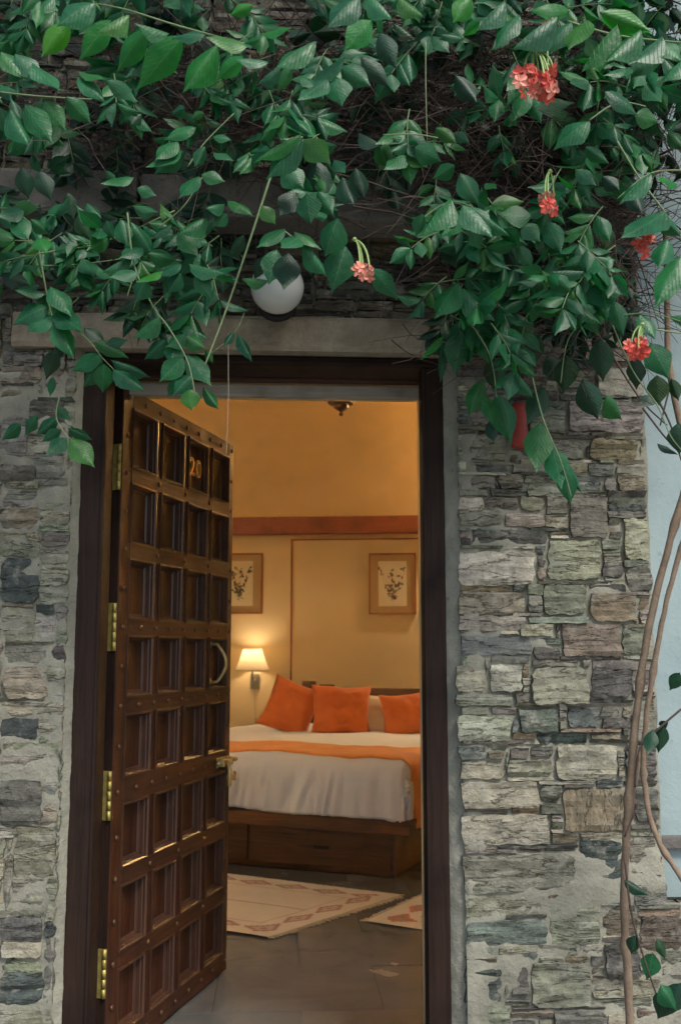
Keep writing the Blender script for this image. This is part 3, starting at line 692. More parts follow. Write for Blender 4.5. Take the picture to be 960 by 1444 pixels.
# ---- wall sconce
def sconce(X, z, label, key):
    p = MBW @ Vector((X, 0, z)); t = empty('wall_lamp', p, BWR); tag(t, label, 'wall lamp', 'wall lamps beside the bed')
    mb = MB(); mb.box((-.035, -.022, -.235), (.035, -.0005, -.115), bev=.003); mb.build('wall_plate', M_nickel, t)
    mb = MB(); mb.tube([(0, -.02, -.16), (0, -.06, -.165), (0, -.115, -.15), (0, -.14, -.10), (0, -.14, -.05)], .007, n=8); mb.build('arm', M_nickel, t, smooth=True)
    mb = MB(); mb.tube([(0, -.14, -.055), (0, -.14, -.02)], .014, n=12); mb.build('bulb_holder', M_nickel, t)
    mb = MB(); mb.lathe([(.004, -.018), (.018, -.004), (.026, .018), (.022, .038), (.006, .050)], 16, Matrix.Translation((0, -.14, 0))); b = mb.build('bulb', M_bulb, t, smooth=True)
    mb = MB(); mb.lathe([(.130, -.085), (.118, -.060), (.100, -.015), (.082, .035), (.070, .075)], 72, Matrix.Translation((0, -.14, 0)), pleat=.016, ends=False); mb.build('lamp_shade', M_shade, t)
    mb = MB()
    for rr, zz in ((.132, -.086), (.0715, .076)): mb.tube([(rr*math.cos(q*math.pi/18), -.14+rr*math.sin(q*math.pi/18), zz) for q in range(37)], .0025, n=6, cap=False)
    mb.build('shade_ring', M_trimc, t)
    mb = MB(); mb.tube([(.002, -.012, -.235), (-.004, -.012, -.33), (.010, -.012, -.46)], .0018, n=5); mb.tube([(.010, -.012, -.46), (.010, -.012, -.50)], .008, .006, n=8); mb.build('pull_cord', M_thread, t)
    li = bpy.data.lights.new('lamp_light', 'POINT'); li.energy = LAMP_W; li.color = (1, .78, .52); li.shadow_soft_size = .035
    lo = bpy.data.objects.new('lamp_light', li); SC.collection.objects.link(lo); lo.parent = t; lo.location = (0, -.14, .030)
    return t
LAMP_W, CEIL_W = 3.0, 290.0
M_bulb, nt, bs = mat('glowing_bulb'); bs.inputs['Emission Color'].default_value = (1, .72, .40, 1); bs.inputs['Emission Strength'].default_value = 14
M_shade, nt, bs = mat('pleated_cream_shade')
tl_ = nt.nodes.new('ShaderNodeBsdfTranslucent'); tl_.inputs[0].default_value = (.85,.72,.50,1); mx = nt.nodes.new('ShaderNodeMixShader'); mx.inputs[0].default_value = .35
n_ = noi(nt, coords(nt, 'obj'), 60, 3); L(nt, mixc(nt, n_, (.80,.70,.52), (.86,.76,.58)), bs.inputs['Base Color']); bs.inputs['Roughness'].default_value = .9
L(nt, bs.outputs[0], mx.inputs[1]); L(nt, tl_.outputs[0], mx.inputs[2]); L(nt, mx.outputs[0], nt.nodes['Material Output'].inputs[0])
M_trimc = simple('shade_trim', (.55,.38,.18), .8)
sx_, sz_ = toBW(356, 929, .14)
sconce(sx_, sz_, 'lit wall lamp with pleated cream shade beside the open door edge', 0)
sconce(sx_+2.35, sz_, 'lit wall lamp with cream shade on the hidden far side of the bed', 1)
# unseen ceiling lamps; the pale nearer one is added to whiten the bed front
def ceiling_lamp(x, y, we, wc, lb):
    pl_ = empty('pendant_lamp', (x, y, RH)); tag(pl_, lb, 'lamp', 'ceiling lamps inside the room')
    mb = MB(); mb.tube([(0,0,-.001), (0,0,-.45)], .004); mb.build('cord', M_black, pl_)
    mb = MB(); mb.lathe([(.05,-.70),(.13,-.66),(.18,-.57),(.13,-.48),(.03,-.45)], 24, ends=False); mb.build('lamp_shade', M_shade, pl_, smooth=True)
    li = bpy.data.lights.new('pendant_light', 'POINT'); li.energy = we; li.color = wc; li.shadow_soft_size = .09
    lo = bpy.data.objects.new('pendant_light', li); SC.collection.objects.link(lo); lo.parent = pl_; lo.location = (0, 0, -.58)
for px_, py_, we, wc, lb in ((1.75, 4.7, CEIL_W, (1, .78, .50), 'warm ceiling lamp with round shade out of view to the right of the bed'),
                             (-2.0, 2.5, 160., (1, .95, .88), 'unseen pale fill lamp with round shade, added behind the open door to whiten the bedding')):
    ceiling_lamp(px_, py_, we, wc, lb)
# carved wooden drop hanging from the ceiling
cp = PD(481, 587, 6.0); fn = empty('carved_pendant', (cp.x, cp.y, RH)); tag(fn, 'dark carved wooden pendant boss hanging below the grey rail of the doorway', 'ornament')
zb_ = cp.z - RH
mb = MB(); mb.lathe([(.006, zb_), (.016, zb_+.012), (.012, zb_+.028), (.045, zb_+.05), (.050, zb_+.068), (.080, zb_+.075), (.083, zb_+.10), (.055, zb_+.12), (.02, zb_+.16)], 8, smooth if False else None); mb.build('boss', M_bed, fn)
mb = MB(); mb.tube([(0,0,zb_+.15), (0,0,-.002)], .014, n=8); mb.build('rod', M_bed, fn)

# ---- framed prints
def picture(px0, py0, px1, py1, label, seed):
    xa, zb = toBW(px0, (py0+py1)/2, .02)[0], toBW((px0+px1)/2, py1, .02)[1]; xb, zt3 = toBW(px1, (py0+py1)/2, .02)[0], toBW((px0+px1)/2, py0, .02)[1]
    W_, H_ = xb-xa, zt3-zb; t = empty('picture', MBW @ Vector(((xa+xb)/2, 0, zb)), BWR); tag(t, label, 'picture', 'framed botanical prints on the bedroom wall')
    f = .012; mb = MB()
    mb.box((-W_/2, -.024, 0), (W_/2, -.001, f), bev=.002); mb.box((-W_/2, -.024, H_-f), (W_/2, -.001, H_), bev=.002)
    mb.box((-W_/2, -.0235, f), (-W_/2+f, -.001, H_-f), bev=.002); mb.box((W_/2-f, -.0235, f), (W_/2, -.001, H_-f), bev=.002); mb.build('frame', M_trim, t)
    mb = MB(); mb.box((-W_/2+f, -.012, f), (W_/2-f, -.001, H_-f)); mb.build('mount', M_mount, t)
    iw, ih = W_*.30, H_*.37; mb = MB(); mb.box((-iw, -.0135, H_/2-ih), (iw, -.0121, H_/2+ih)); pp = mb.build('print', M_paper, t)
    q = random.Random(seed); mb = MB()
    def lf(x, z, a, l, wd, mi):
        n = 6; pts = []
        for i in range(n+1): u = i/n; pts.append((u*l, wd*math.sin(math.pi*u**.8)))
        loop = pts + [(a_, -b_) for a_, b_ in pts[1:-1]][::-1]
        mb.add([(x+math.cos(a)*p-math.sin(a)*r_, -.0142, z+math.sin(a)*p+math.cos(a)*r_) for p, r_ in loop], [tuple(range(len(loop)))], None, mi)
    zc = H_/2
    for b_ in range(8):
        bx = (b_-3.5)/3.5*.36*iw; zz = zc - ih*.75; x_ = bx*.2; segs = [(x_, -.0141, zz)]
        for k in range(9):
            x_ += bx*.27 + q.uniform(-.004,.004); zz += ih*.155
            segs.append((x_, -.0141, zz))
            if q.random() < (.55 if seed == 2 else .5):
                for _ in range(q.randint(1, 3)): lf(x_, zz, q.uniform(0, 6.3), q.uniform(.018, .036), q.uniform(.004, .009), q.choice([0,0,0,1,2]))
        mb.tube(segs[:-1], .0008, n=4, mi=2)
    mb.build('drawing', [M_ink, M_ink2, M_inkg], pp)
picture(520, 780, 586.5, 866, 'framed botanical print right of the thin wall strip, above the headboard', 2)
picture(303, 780, 370, 865.5, 'framed botanical print left of the wall strip, partly hidden by the door', 6)

# ---- rugs
def rug(A, B, e2, ln, label, cols, seed):
    u = (B-A); W_ = u.length; u.normalize(); v = Vector((e2[0], e2[1], 0)); v.normalize()
    mb = MB(); nu, nv_ = int(W_/.010), int(ln/.010); vs = []
    for j in range(nv_+1):
        for i in range(nu+1):
            p = A + u*(W_*i/nu) + v*(ln*j/nv_); h = .007 + .0025*noise.noise(Vector((p.x*6, p.y*6, seed))) + .0008*((i+j) % 2)
            vs.append((p.x - A.x, p.y - A.y, h))
    fs, ms = [], []
    for j in range(nv_):
        for i in range(nu):
            a, b = W_*(i+.5)/nu, ln*(j+.5)/nv_; mi = 0; ia = min(a, W_-a); ib = min(b, ln-b); bd = .17
            if (ia < bd or ib < bd):
                s_, t_ = (b, ia) if ia < ib else (a, ib)
                c = (s_ % .21)/.21-.5; e = (t_ - .10)/.055
                dd = abs(c)*2.1+abs(e)
                if dd < 1: mi = 1 if dd > .62 else (2 if dd > .30 or seed == 1 and dd > .2 else 1)
            elif abs(ia-bd) < .008 or abs(ib-bd) < .008: mi = 2
            elif seed == 1 and abs(a - W_*.5) < .006: mi = 2
            ms.append(mi); fs.append((j*(nu+1)+i, j*(nu+1)+i+1, (j+1)*(nu+1)+i+1, (j+1)*(nu+1)+i))
    o_ = len(mb.v); mb.v += vs; mb.f += fs; mb.m += ms
    t = empty('rug', A); tag(t, label, 'rug', 'woven rugs on the slate floor')
    mb.build('weave', cols, t)
    fm = MB(); q = random.Random(seed)
    for k in range(int(W_/.012)):
        for j_, sg in ((0, -1), (1, 1)):
            p = u*(k*.012) + v*(ln*j_); e = p + v*sg*q.uniform(.02, .035) + u*q.uniform(-.008,.008); fm.tube([(p.x,p.y,.006), (e.x,e.y,.003)], .0035, .002, n=4)
    for k in range(int(ln/.014)):
        p = u*W_ + v*(k*.014); e = p + u*q.uniform(.012, .024); fm.tube([(p.x,p.y,.006), (e.x,e.y,.003)], .0035, .002, n=4)
    o = fm.build('fringe', M_fringe, t); o['kind'] = 'stuff'; return t
rc = [fabric('rug_cream_wool', (.60,.55,.46), (.66,.61,.52), 200), fabric('rug_dusty_red_wool', (.30,.12,.10), (.36,.17,.14), 200), fabric('rug_faded_wool', (.42,.33,.24), (.48,.38,.28), 200)]
A, B = PZ(378, 1324), PZ(566, 1264)
rug(A, B, (-.84, .50), 1.5, 'cream rug with faded red diamond border beside the bed', rc, 1)
rc2 = [rc[0], fabric('rug_red_wool', (.42,.06,.03), (.48,.09,.04), 200), fabric('rug_green_wool', (.10,.14,.06), (.14,.18,.08), 200)]
A2 = PZ(516, 1301); B2 = PZ(600, 1314); C2 = PZ(588, 1268); v2 = (B2-A2).normalized()
rug(A2 + v2*1.1, A2, (0, 0, 0), 1, '', rc2, 2) if False else None
# second rug: its left edge runs from A2 to C2
e_ = (C2-A2).normalized(); rr_ = rug(A2, A2 + e_*.75, (v2.x, v2.y), 1.2, 'small cream rug with red and green medallions, cut off by the right jamb', rc2, 2)

# ------------------------------------------------------------------ GLOBE LAMP, TERRACOTTA, THREAD
gp = PD(391, 405, 2.66); gl = empty('globe_lamp', (gp.x, 0, gp.z)); tag(gl, 'round frosted white globe lamp on the wall just above the lintel', 'lamp')
ly = gp.y
mb = MB(); n = 28; mb.lathe([(.073*math.sin(math.pi*i/24)+.0001, -.073*math.cos(math.pi*i/24)) for i in range(25)], n, Matrix.Translation((0, ly, 0))); mb.build('globe', M_globe, gl, smooth=True)
mb = MB(); mb.lathe([(.055, 0), (.055, .03), (.047, .04), (.047, abs(ly)-.045)], 28, Matrix.Translation((0, 0, 0)) @ Matrix.Rotation(R(90), 4, 'X')); mb.build('collar', M_black, gl)
mb = MB(); mb.tube([(-.010, ly-.0715, .012), (.004, ly-.0735, .0), (.018, ly-.071, -.016)], .0012, n=4); mb.build('seam', M_black, gl)
tp = PY(732, 600, -.03); tc = empty('wall_ornament', (tp.x, 0, tp.z)); tag(tc, 'red terracotta wall ornament half hidden behind leaves right of the door', 'ornament')
mb = MB(); mb.lathe([(.006,-.070),(.024,-.064),(.029,-.045),(.024,-.022),(.020,0),(.026,.025),(.029,.045),(.020,.062),(.005,.068)], 16, Matrix.Translation((0, -.035, 0)) @ Matrix.Diagonal((1,.55,1,1))); mb.build('body', M_terra, tc, smooth=True)
mb = MB(); mb.tube([(0, -.03, .066), (0, .0, .075)], .003, n=6); mb.build('hook', M_black, tc)
a = PD(322, 470, 2.62); b = PD(322, 640, 2.62); mb = MB(); mb.tube([(0,0,0), (0.003,0,(b.z-a.z)*.5), (0,0,b.z-a.z)], .0011, n=5); th = mb.build('string', M_thread, origin=None); th.location = a
tag(th, 'thin pale string hanging down in front of the doorway', 'string')

# ------------------------------------------------------------------ CLIMBING VINE
vine = empty('climbing_vine', (PZ(890, 1444, .2).x, -.15, -.25)); tag(vine, 'flowering creeper with green leaves sprawling over the wall above the door', 'vine')
VO = Vector(vine.location)
LR = random.Random(21)
def leaf_mesh(seed, fold, curl, mname, wavy=.02):
    q = random.Random(seed); n = 8; vs, uv = [], []
    prof = [0, .27, .42, .50, .485, .40, .265, .10, .0]
    for j in range(n+1):
        t = j/n; hw = prof[j]*1.0*q.uniform(.95, 1.05)
        zc = -curl*t*t; yb = t*(1-.10*curl*t)
        for k, s in enumerate((-1, -.5, 0, .5, 1)):
            x = s*hw; z = zc - fold*abs(x)*.9 + (wavy*math.sin(t*9+s*2+seed) * abs(s) if 0 < j < n else 0) - .10*fold*abs(s)*hw
            vs.append((x, yb + (.03*abs(s) if j < 4 else -.02*abs(s)), z)); uv.append((.5+s*hw, t))
    fs = [(j*5+k, j*5+k+1, (j+1)*5+k+1, (j+1)*5+k) for j in range(n) for k in range(4)]
    return vs, fs, uv
VAR = [leaf_mesh(i, f, c, '') for i, (f, c) in enumerate(((.15,.15), (.35,.25), (.5,.1), (.25,.4), (.65,.3), (.1,-.1)))]
MATS = {'m': M_leaf, 'y': M_leafy, 'd': M_leafd}
def mk_leaf_me(vs, fs, uv, m, tint):
    me = bpy.data.meshes.new('leaf'); me.from_pydata(vs, [], fs); me.materials.append(m)
    ul = me.uv_layers.new(name='UVMap'); idx = [0]*len(me.loops); me.loops.foreach_get('vertex_index', idx)
    ul.data.foreach_set('uv', np.array([uv[i] for i in idx], dtype=np.float32).ravel())
    me.polygons.foreach_set('use_smooth', [True]*len(fs)); ca = me.color_attributes.new('tint', 'FLOAT_COLOR', 'POINT')
    ca.data.foreach_set('color', np.array([tint]*len(vs), dtype=np.float32).ravel()); return me
TINTS = [(1,1,1,1), (1.45,1.12,.7,1), (.7,.78,.9,1), (1.15,1.15,1.2,1), (1.0,.92,1.0,1), (.85,1.05,.8,1), (2.6,1.25,.5,1)]
LM = {(k, i, j): mk_leaf_me(*VAR[i], MATS[k], TINTS[j]) for k in MATS for i in range(len(VAR)) for j in range(len(TINTS))}
leaves = []     # (matrix, material key, variant, tint index, apparent px size)
CAMP = Vector((0, CY, CZ))
def place(B, T, wr, key, mode, var=None, hand=False):
    d = T-B; ln = d.length; yv = d.normalized(); tc_ = (CAMP-B).normalized()
    rv = Vector((LR.uniform(-1,1), LR.uniform(-1,1), LR.uniform(-1,1)))*.25
    if mode == 'u': nn = Vector((0,-.2,1))*.8 + tc_*.75 + rv
    elif mode == 'h': nn = tc_*1.0 + Vector((0,0,.35)) + rv
    elif mode == 'b': nn = -tc_*1.0 + Vector((0,0,.5)) + rv
    else: nn = tc_*.6 + Vector((0,0,.6)) + rv*3
    nn = nn - yv*nn.dot(yv)
    if nn.length < .05: nn = Vector((0,-1,0)) - yv*(-yv.y)
    nn.normalize(); xv = yv.cross(nn)
    if not hand:
        mx_, my_, _ = proj((B+T)/2)
        if mx_ > 902 and my_ > 240 and LR.random() < .8: return
        if ((mx_-391)/62)**2 + ((my_-402)/60)**2 < 1: return
    M = Matrix.Identity(4)
    for i in range(3): M[i][0] = xv[i]*ln*wr*1.08; M[i][1] = yv[i]*ln; M[i][2] = nn[i]*ln*.9; M[i][3] = B[i]-VO[i]
    px, py, dep = proj((B+T)/2)
    vis = ln*F/dep
    if px < -30 or px > 990 or py < -30 or py > 1470: vis *= .01
    if hand: vis += 1000
    leaves.append((M, key, LR.randrange(len(VAR)) if var is None else var, LR.choices(range(len(TINTS)), [5,4,5,5,5,5,1])[0], vis))
# each: base x,y, tip x,y, width ratio, depth, mode, material
HL = '''100 28 61 76 .46 1.95 h y|158 26 112 84 .44 1.95 h y|207 38 160 98 .46 1.95 h y|260 47 200 124 .44 1.95 h y|308 60 256 128 .46 1.95 h y|345 78 303 112 .46 1.95 h y
136 3 78 26 .55 1.9 u m|184 20 135 32 .5 1.9 u m|240 48 190 28 .5 1.9 u m|292 50 240 38 .45 1.9 u m|350 66 288 57 .45 1.9 u m|380 88 330 72 .45 1.9 u m|58 0 50 45 .3 2 h y
0 72 42 108 .45 2.1 u m|20 75 60 112 .45 2.1 u m|45 88 86 135 .45 2.1 u m|0 150 14 192 .6 2.15 h m|14 152 42 202 .5 2.1 h m|34 146 72 198 .5 2.1 h m|62 140 93 182 .55 2.1 h m|92 136 129 173 .6 2.1 h m
108 108 148 126 .4 2.15 u m|150 112 196 146 .4 2.1 h m|110 100 155 118 .3 2.15 u m
487 80 425 108 .42 2.0 u m|478 93 520 116 .6 2.0 h m|473 108 480 139 .85 2 h m|463 110 420 148 .4 2 u m|425 108 450 124 .55 2 u m|447 57 383 82 .4 2 u m|507 -6 462 24 .5 1.95 u m|520 -8 556 14 .5 1.95 u m|560 -5 598 20 .45 1.95 u m
524 27 486 69 .6 2.05 h y|507 80 550 116 .45 2.2 h d|533 45 553 88 .5 2.2 h d|397 93 360 110 .5 2.05 u m|358 6 323 18 .5 2.1 h y|368 55 342 57 .5 2.1 h y|412 90 395 128 .4 2.1 h m|365 48 420 42 .3 2.1 u y
427 195 370 243 .42 2.1 u m|427 195 468 234 .62 2.1 h m|427 188 356 213 .25 2.1 u y|470 225 488 247 .5 2.1 h m|445 212 475 205 .5 2.15 h m
533 195 545 236 .6 2.3 h m|553 195 583 220 .65 2.25 h m|583 207 626 226 .7 2.2 h m|613 180 642 200 .5 2.2 h m|505 187 540 202 .5 2.3 u d|545 200 530 240 .6 2.35 h d
642 232 608 252 .65 2.2 h m|637 278 590 314 .6 2.15 u m|645 297 620 324 .5 2.15 u m|597 300 588 334 .6 2.2 h m|647 243 678 285 .6 2.15 h m|683 258 701 268 .6 2.15 u y|650 288 697 330 .5 2.1 u m|660 290 720 329 .28 2.1 u m
398 236 427 260 .8 2.25 h m|440 222 460 277 .5 2.35 h d|432 272 437 314 .85 2.25 h m|447 270 470 302 .7 2.25 h m|418 270 393 307 .6 2.3 h d|368 290 390 316 .7 2.2 h m|403 322 360 344 .42 2.15 u m|424 332 395 354 .5 2.15 u m
427 340 466 382 .38 2.15 u m|413 326 456 347 .35 2.15 u m|477 305 455 358 .72 2.2 h m|407 355 400 414 .55 2.2 h d|380 396 342 385 .5 2.2 u m|488 345 470 404 .62 2.25 h m|523 377 562 421 .5 2.3 h m|482 248 500 288 .6 2.35 h d|430 357 444 388 .5 2.35 h d
320 283 357 287 .4 2.25 u m|390 350 380 400 .6 2.3 h m|455 285 478 320 .5 2.35 h d|500 235 515 280 .6 2.4 h d|345 330 320 360 .5 2.3 h d|372 360 355 395 .5 2.35 h d
872 33 812 82 .5 2.0 u m|905 40 853 82 .45 2.0 u m|935 50 883 85 .5 2.0 u m|828 27 797 63 .55 2.0 u m|788 22 723 48 .45 2.0 u m|807 30 767 63 .4 2.05 u m|925 58 962 80 .6 2.0 u m|805 15 745 18 .45 2.05 h y|843 17 922 46 .38 2.05 h y|677 28 650 51 .5 2.05 h y
733 20 695 48 .4 2.05 u m|664 -5 643 26 .6 2.05 h y|714 0 667 27 .45 2.05 u m|720 43 693 73 .5 2.1 h m|962 85 932 104 .7 2.05 u m|923 80 897 100 .5 2.05 h m|737 105 713 131 .6 2.2 h m|850 128 908 148 .45 2.15 u m|893 163 932 170 .7 2.2 h m
833 170 780 193 .5 2.15 u m|753 153 811 147 .45 2.2 h d|640 187 662 201 .6 2.2 h m|640 105 672 143 .5 2.25 h d|823 207 860 231 .45 2.2 h m|810 238 841 264 .5 2.2 h m|847 248 873 267 .6 2.25 h d|918 243 867 276 .45 2.1 u m
940 297 875 344 .5 2.05 u m|927 303 965 332 .5 2.05 h m|690 290 742 279 .5 2.25 h m|750 305 702 304 .75 2.2 h m|735 315 763 339 .75 2.2 h m|770 310 790 356 .5 2.3 h m|665 325 677 354 .6 2.25 h m|790 383 787 424 .65 2.3 h m|820 385 820 424 .65 2.3 h m
845 393 857 442 .85 2.3 h m|858 318 853 353 .6 2.35 h d|962 358 922 428 .32 2.05 u m|940 335 927 376 .6 2.15 h m|890 265 905 300 .6 2.3 h d|955 260 930 245 .5 2.1 u y|800 340 820 380 .6 2.4 h d|705 335 730 370 .6 2.4 h d|625 340 645 378 .6 2.4 h d
647 397 606 442 .6 2.3 u m|650 405 701 450 .5 2.3 u m|655 390 699 422 .38 2.35 u m|650 463 645 524 .6 2.45 h m|672 455 688 512 .55 2.45 h m|695 435 712 492 .5 2.5 h m|725 440 753 497 .45 2.5 h d|627 472 592 511 .2 2.45 h y|623 483 618 536 .22 2.5 h m
680 533 660 587 .5 2.5 h m|682 556 695 600 .4 2.48 h m|695 500 697 553 .6 2.55 h d|700 553 722 627 .5 2.5 h m|693 588 698 620 .5 2.55 h d|768 545 742 602 .5 2.5 h d|762 593 755 670 .5 2.5 h m|778 628 792 692 .5 2.5 h m|795 658 805 714 .5 2.48 h m|788 643 822 694 .4 2.52 h m
800 500 792 556 .6 2.5 h d|820 533 845 592 .6 2.48 h d|852 558 885 591 .7 2.45 h m|845 476 850 540 .55 2.4 h d|896 503 895 552 .55 2.4 h d|925 528 928 573 .7 2.4 h d|915 483 946 528 .7 2.4 h m|830 388 852 452 .6 2.35 h m|865 423 880 467 .5 2.35 h m
840 433 850 457 .7 2.4 h y|945 533 956 567 .5 2.4 h d|917 556 907 576 .8 2.4 h d|925 625 957 635 .35 2.45 u d|958 948 941 974 .7 2.45 h d|920 1028 912 1067 .5 2.5 h d|935 1023 928 1064 .6 2.5 h d|932 1016 938 1031 .7 2.5 h d
896 1318 890 1349 .7 2.5 h d|925 1323 941 1353 .5 2.5 h d|920 1343 912 1382 .7 2.5 h m|930 1388 956 1424 .8 2.45 h m|960 1385 940 1432 .7 2.45 h d|878 1240 916 1262 .35 2.5 u d|945 1400 925 1444 .7 2.45 h d|955 595 962 640 .7 2.4 h d|760 470 745 520 .5 2.55 h d|770 500 790 540 .6 2.55 h d
58 375 20 370 .35 2.3 u m|58 402 18 400 .3 2.3 u m|65 415 20 412 .35 2.3 u m|70 432 15 447 .55 2.3 u m|77 445 35 465 .55 2.3 u m|70 403 103 441 .42 2.3 u m|75 418 119 461 .4 2.3 u m|77 438 119 472 .4 2.3 u m|78 448 108 497 .4 2.3 u m
118 462 152 482 .6 2.4 h d|130 480 180 496 .4 2.4 h m|145 500 97 522 .55 2.38 h m|145 505 111 547 .55 2.38 h m|147 512 145 556 .7 2.36 h m|155 507 213 524 .4 2.38 h m|158 520 204 541 .42 2.36 u m|147 487 182 480 .5 2.4 h m|80 490 66 532 .5 2.5 h d|88 470 80 510 .4 2.5 h d
53 585 30 614 .5 2.5 h m|30 597 0 622 .5 2.5 h m|83 587 49 614 .5 2.48 h m|87 605 59 623 .5 2.48 h m|95 617 66 643 .65 2.46 h m|98 617 134 656 .58 2.45 h m|95 603 131 618 .45 2.48 h m|78 573 101 594 .5 2.5 h m|75 530 70 560 .4 2.5 h m
228 445 184 468 .55 2.3 u m|233 450 247 472 .5 2.35 h m|250 457 294 464 .4 2.35 u m|263 470 232 488 .6 2.3 u m|235 478 200 505 .6 2.3 h m|260 473 291 491 .7 2.3 h m|260 503 223 537 .65 2.3 h m|263 498 299 549 .45 2.32 h m|273 527 243 555 .6 2.3 h m|257 530 236 555 .6 2.34 h m
267 548 270 579 .9 2.28 h m|285 545 309 577 .4 2.34 h m|290 493 301 513 .5 2.34 h m|335 470 358 502 .3 2.3 u m|330 466 316 484 .3 2.3 u m|250 480 240 508 .6 2.32 u m|273 500 290 530 .5 2.34 h m
36 297 -4 308 .6 2.2 u m|20 303 40 335 .6 2.2 h m|43 308 71 328 .6 2.2 h m|55 335 64 344 .6 2.2 u y|122 286 145 301 .45 2.25 u m|150 310 165 339 .6 2.25 h m|170 308 178 342 .6 2.25 h m|183 311 216 352 .5 2.25 h m|203 349 168 359 .5 2.25 u m|188 362 142 374 .45 2.25 u m
196 384 154 394 .45 2.2 u m|205 393 190 427 .85 2.2 h m|231 382 192 402 .3 2.2 u y|257 372 221 386 .6 2.2 u m|265 372 318 381 .4 2.2 u m|256 384 236 412 .7 2.2 h m|275 384 299 422 .55 2.2 h m|207 357 254 364 .6 2.25 h m|250 325 281 365 .55 2.25 h m
295 306 253 319 .5 2.2 u m|322 302 299 320 .7 2.2 h m|243 316 211 331 .4 2.25 u m|300 312 277 333 .6 2.25 h m|282 248 249 275 .55 2.2 u m|283 246 318 254 .6 2.2 h m|318 288 294 286 .5 2.2 u m|193 265 221 277 .6 2.35 h m|187 290 224 298 .5 2.35 h m|190 250 142 263 .4 2.3 u m
258 212 207 241 .45 2.15 u m|248 206 217 224 .5 2.15 u m|278 179 229 193 .4 2.15 u m|252 199 217 221 .5 2.15 u m|262 213 212 245 .5 2.2 h m|300 193 324 190 .5 2.1 u m|262 152 237 161 .7 2.2 h m|287 158 270 168 .6 2.2 h m|200 160 185 175 .7 2.3 h d|300 215 330 222 .5 2.15 u m|290 205 275 235 .5 2.2 h m
30 235 40 280 .6 2.35 h d|55 240 70 275 .6 2.35 h d|95 270 105 310 .5 2.4 h d|110 300 130 340 .6 2.4 h d|75 350 85 380 .6 2.4 h d|110 345 145 370 .6 2.4 h d|0 385 40 395 .5 2.35 h d|150 240 165 262 .5 2.3 h m'''
for t in HL.replace('\n', '|').split('|'):
    a = t.split(); bx, by, tx, ty, wr, D = map(float, a[:6]); md, key = a[6], a[7]
    dD = LR.uniform(-.03, .02) if md == 'h' else LR.uniform(-.05, -.01)
    place(PD(bx, by, D), PD(tx, ty, D+dD), wr*(.95 if md == 'h' else 1.15), key, md, None, True)
# stems
pass
def pl(mb, pts, D, r0, r1=None, n=6, wob=.0, knot=False):
    out = []; P = [Vector((p[0], p[1], (p[2] if len(p) > 2 else D))) for p in pts]
    for i in range(len(P)-1):
        p0, p1, p2, p3 = P[max(i-1,0)], P[i], P[i+1], P[min(i+2,len(P)-1)]
        for k in range(6):
            t = k/6; q = .5*((2*p1)+(p2-p0)*t+(2*p0-5*p1+4*p2-p3)*t*t+(3*p1-p0-3*p2+p3)*t**3)
            out.append(PD(q.x+LR.uniform(-wob,wob), q.y, q.z) - VO)
    out.append(PD(P[-1].x, P[-1].y, P[-1].z) - VO); mb.tube(out, r0, r1, n, knot=knot)
for pts, r in (([(383,245),(352,340),(318,440),(288,518)], .0032), ([(-10,366),(80,354),(150,340),(247,297)], .0028), ([(54,344),(62,390),(72,440),(85,470)], .0026),
    ([(72,440),(120,475),(145,505),(165,525)], .002), ([(84,560),(80,590),(98,620)], .002), ([(180,300),(190,375),(215,430),(240,465),(265,510),(275,555)], .0022),
    ([(345,62),(250,36),(180,14),(130,4)], .0026), ([(250,480),(290,500),(330,470),(345,440)], .002), ([(427,194),(405,200),(383,245)], .003), ([(590,312),(640,284),(700,312)], .002),
    ([(645,395),(655,440),(690,500),(700,560)], .0026), ([(745,510),(765,590),(790,650),(805,700)], .0024), ([(855,380),(830,440),(800,480),(790,540)], .0022), ([(740,450),(775,385),(760,310)], .0024),
    ([(870,200),(900,250),(930,290),(960,330)], .0026), ([(960,240),(915,245),(870,280)], .0022), ([(800,30),(870,50),(960,60)], .003), ([(60,375),(120,372),(190,362)], .0018), ([(830,170),(870,145),(910,150)], .0022),
    ([(400,325),(425,345),(450,370)], .002), ([(905,460),(932,466),(960,470)], .0028), ([(820,385),(850,430),(890,520),(925,570),(945,615),(965,640)], .002), ([(600,60),(600,120),(602,200)], .0016),
    ([(225,320),(260,290),(285,250)], .002), ([(265,235),(290,200),(330,160)], .002), ([(640,200),(590,190),(540,190)], .002), ([(0,130),(60,136),(130,140)], .0022), ([(245,380),(200,400),(190,385)], .0018)):
    mb = MB(); pl(mb, pts, 2.24 if pts[0][1] < 330 else 2.38, r, r*.6); mb.build('stem', M_stem, vine, smooth=True)
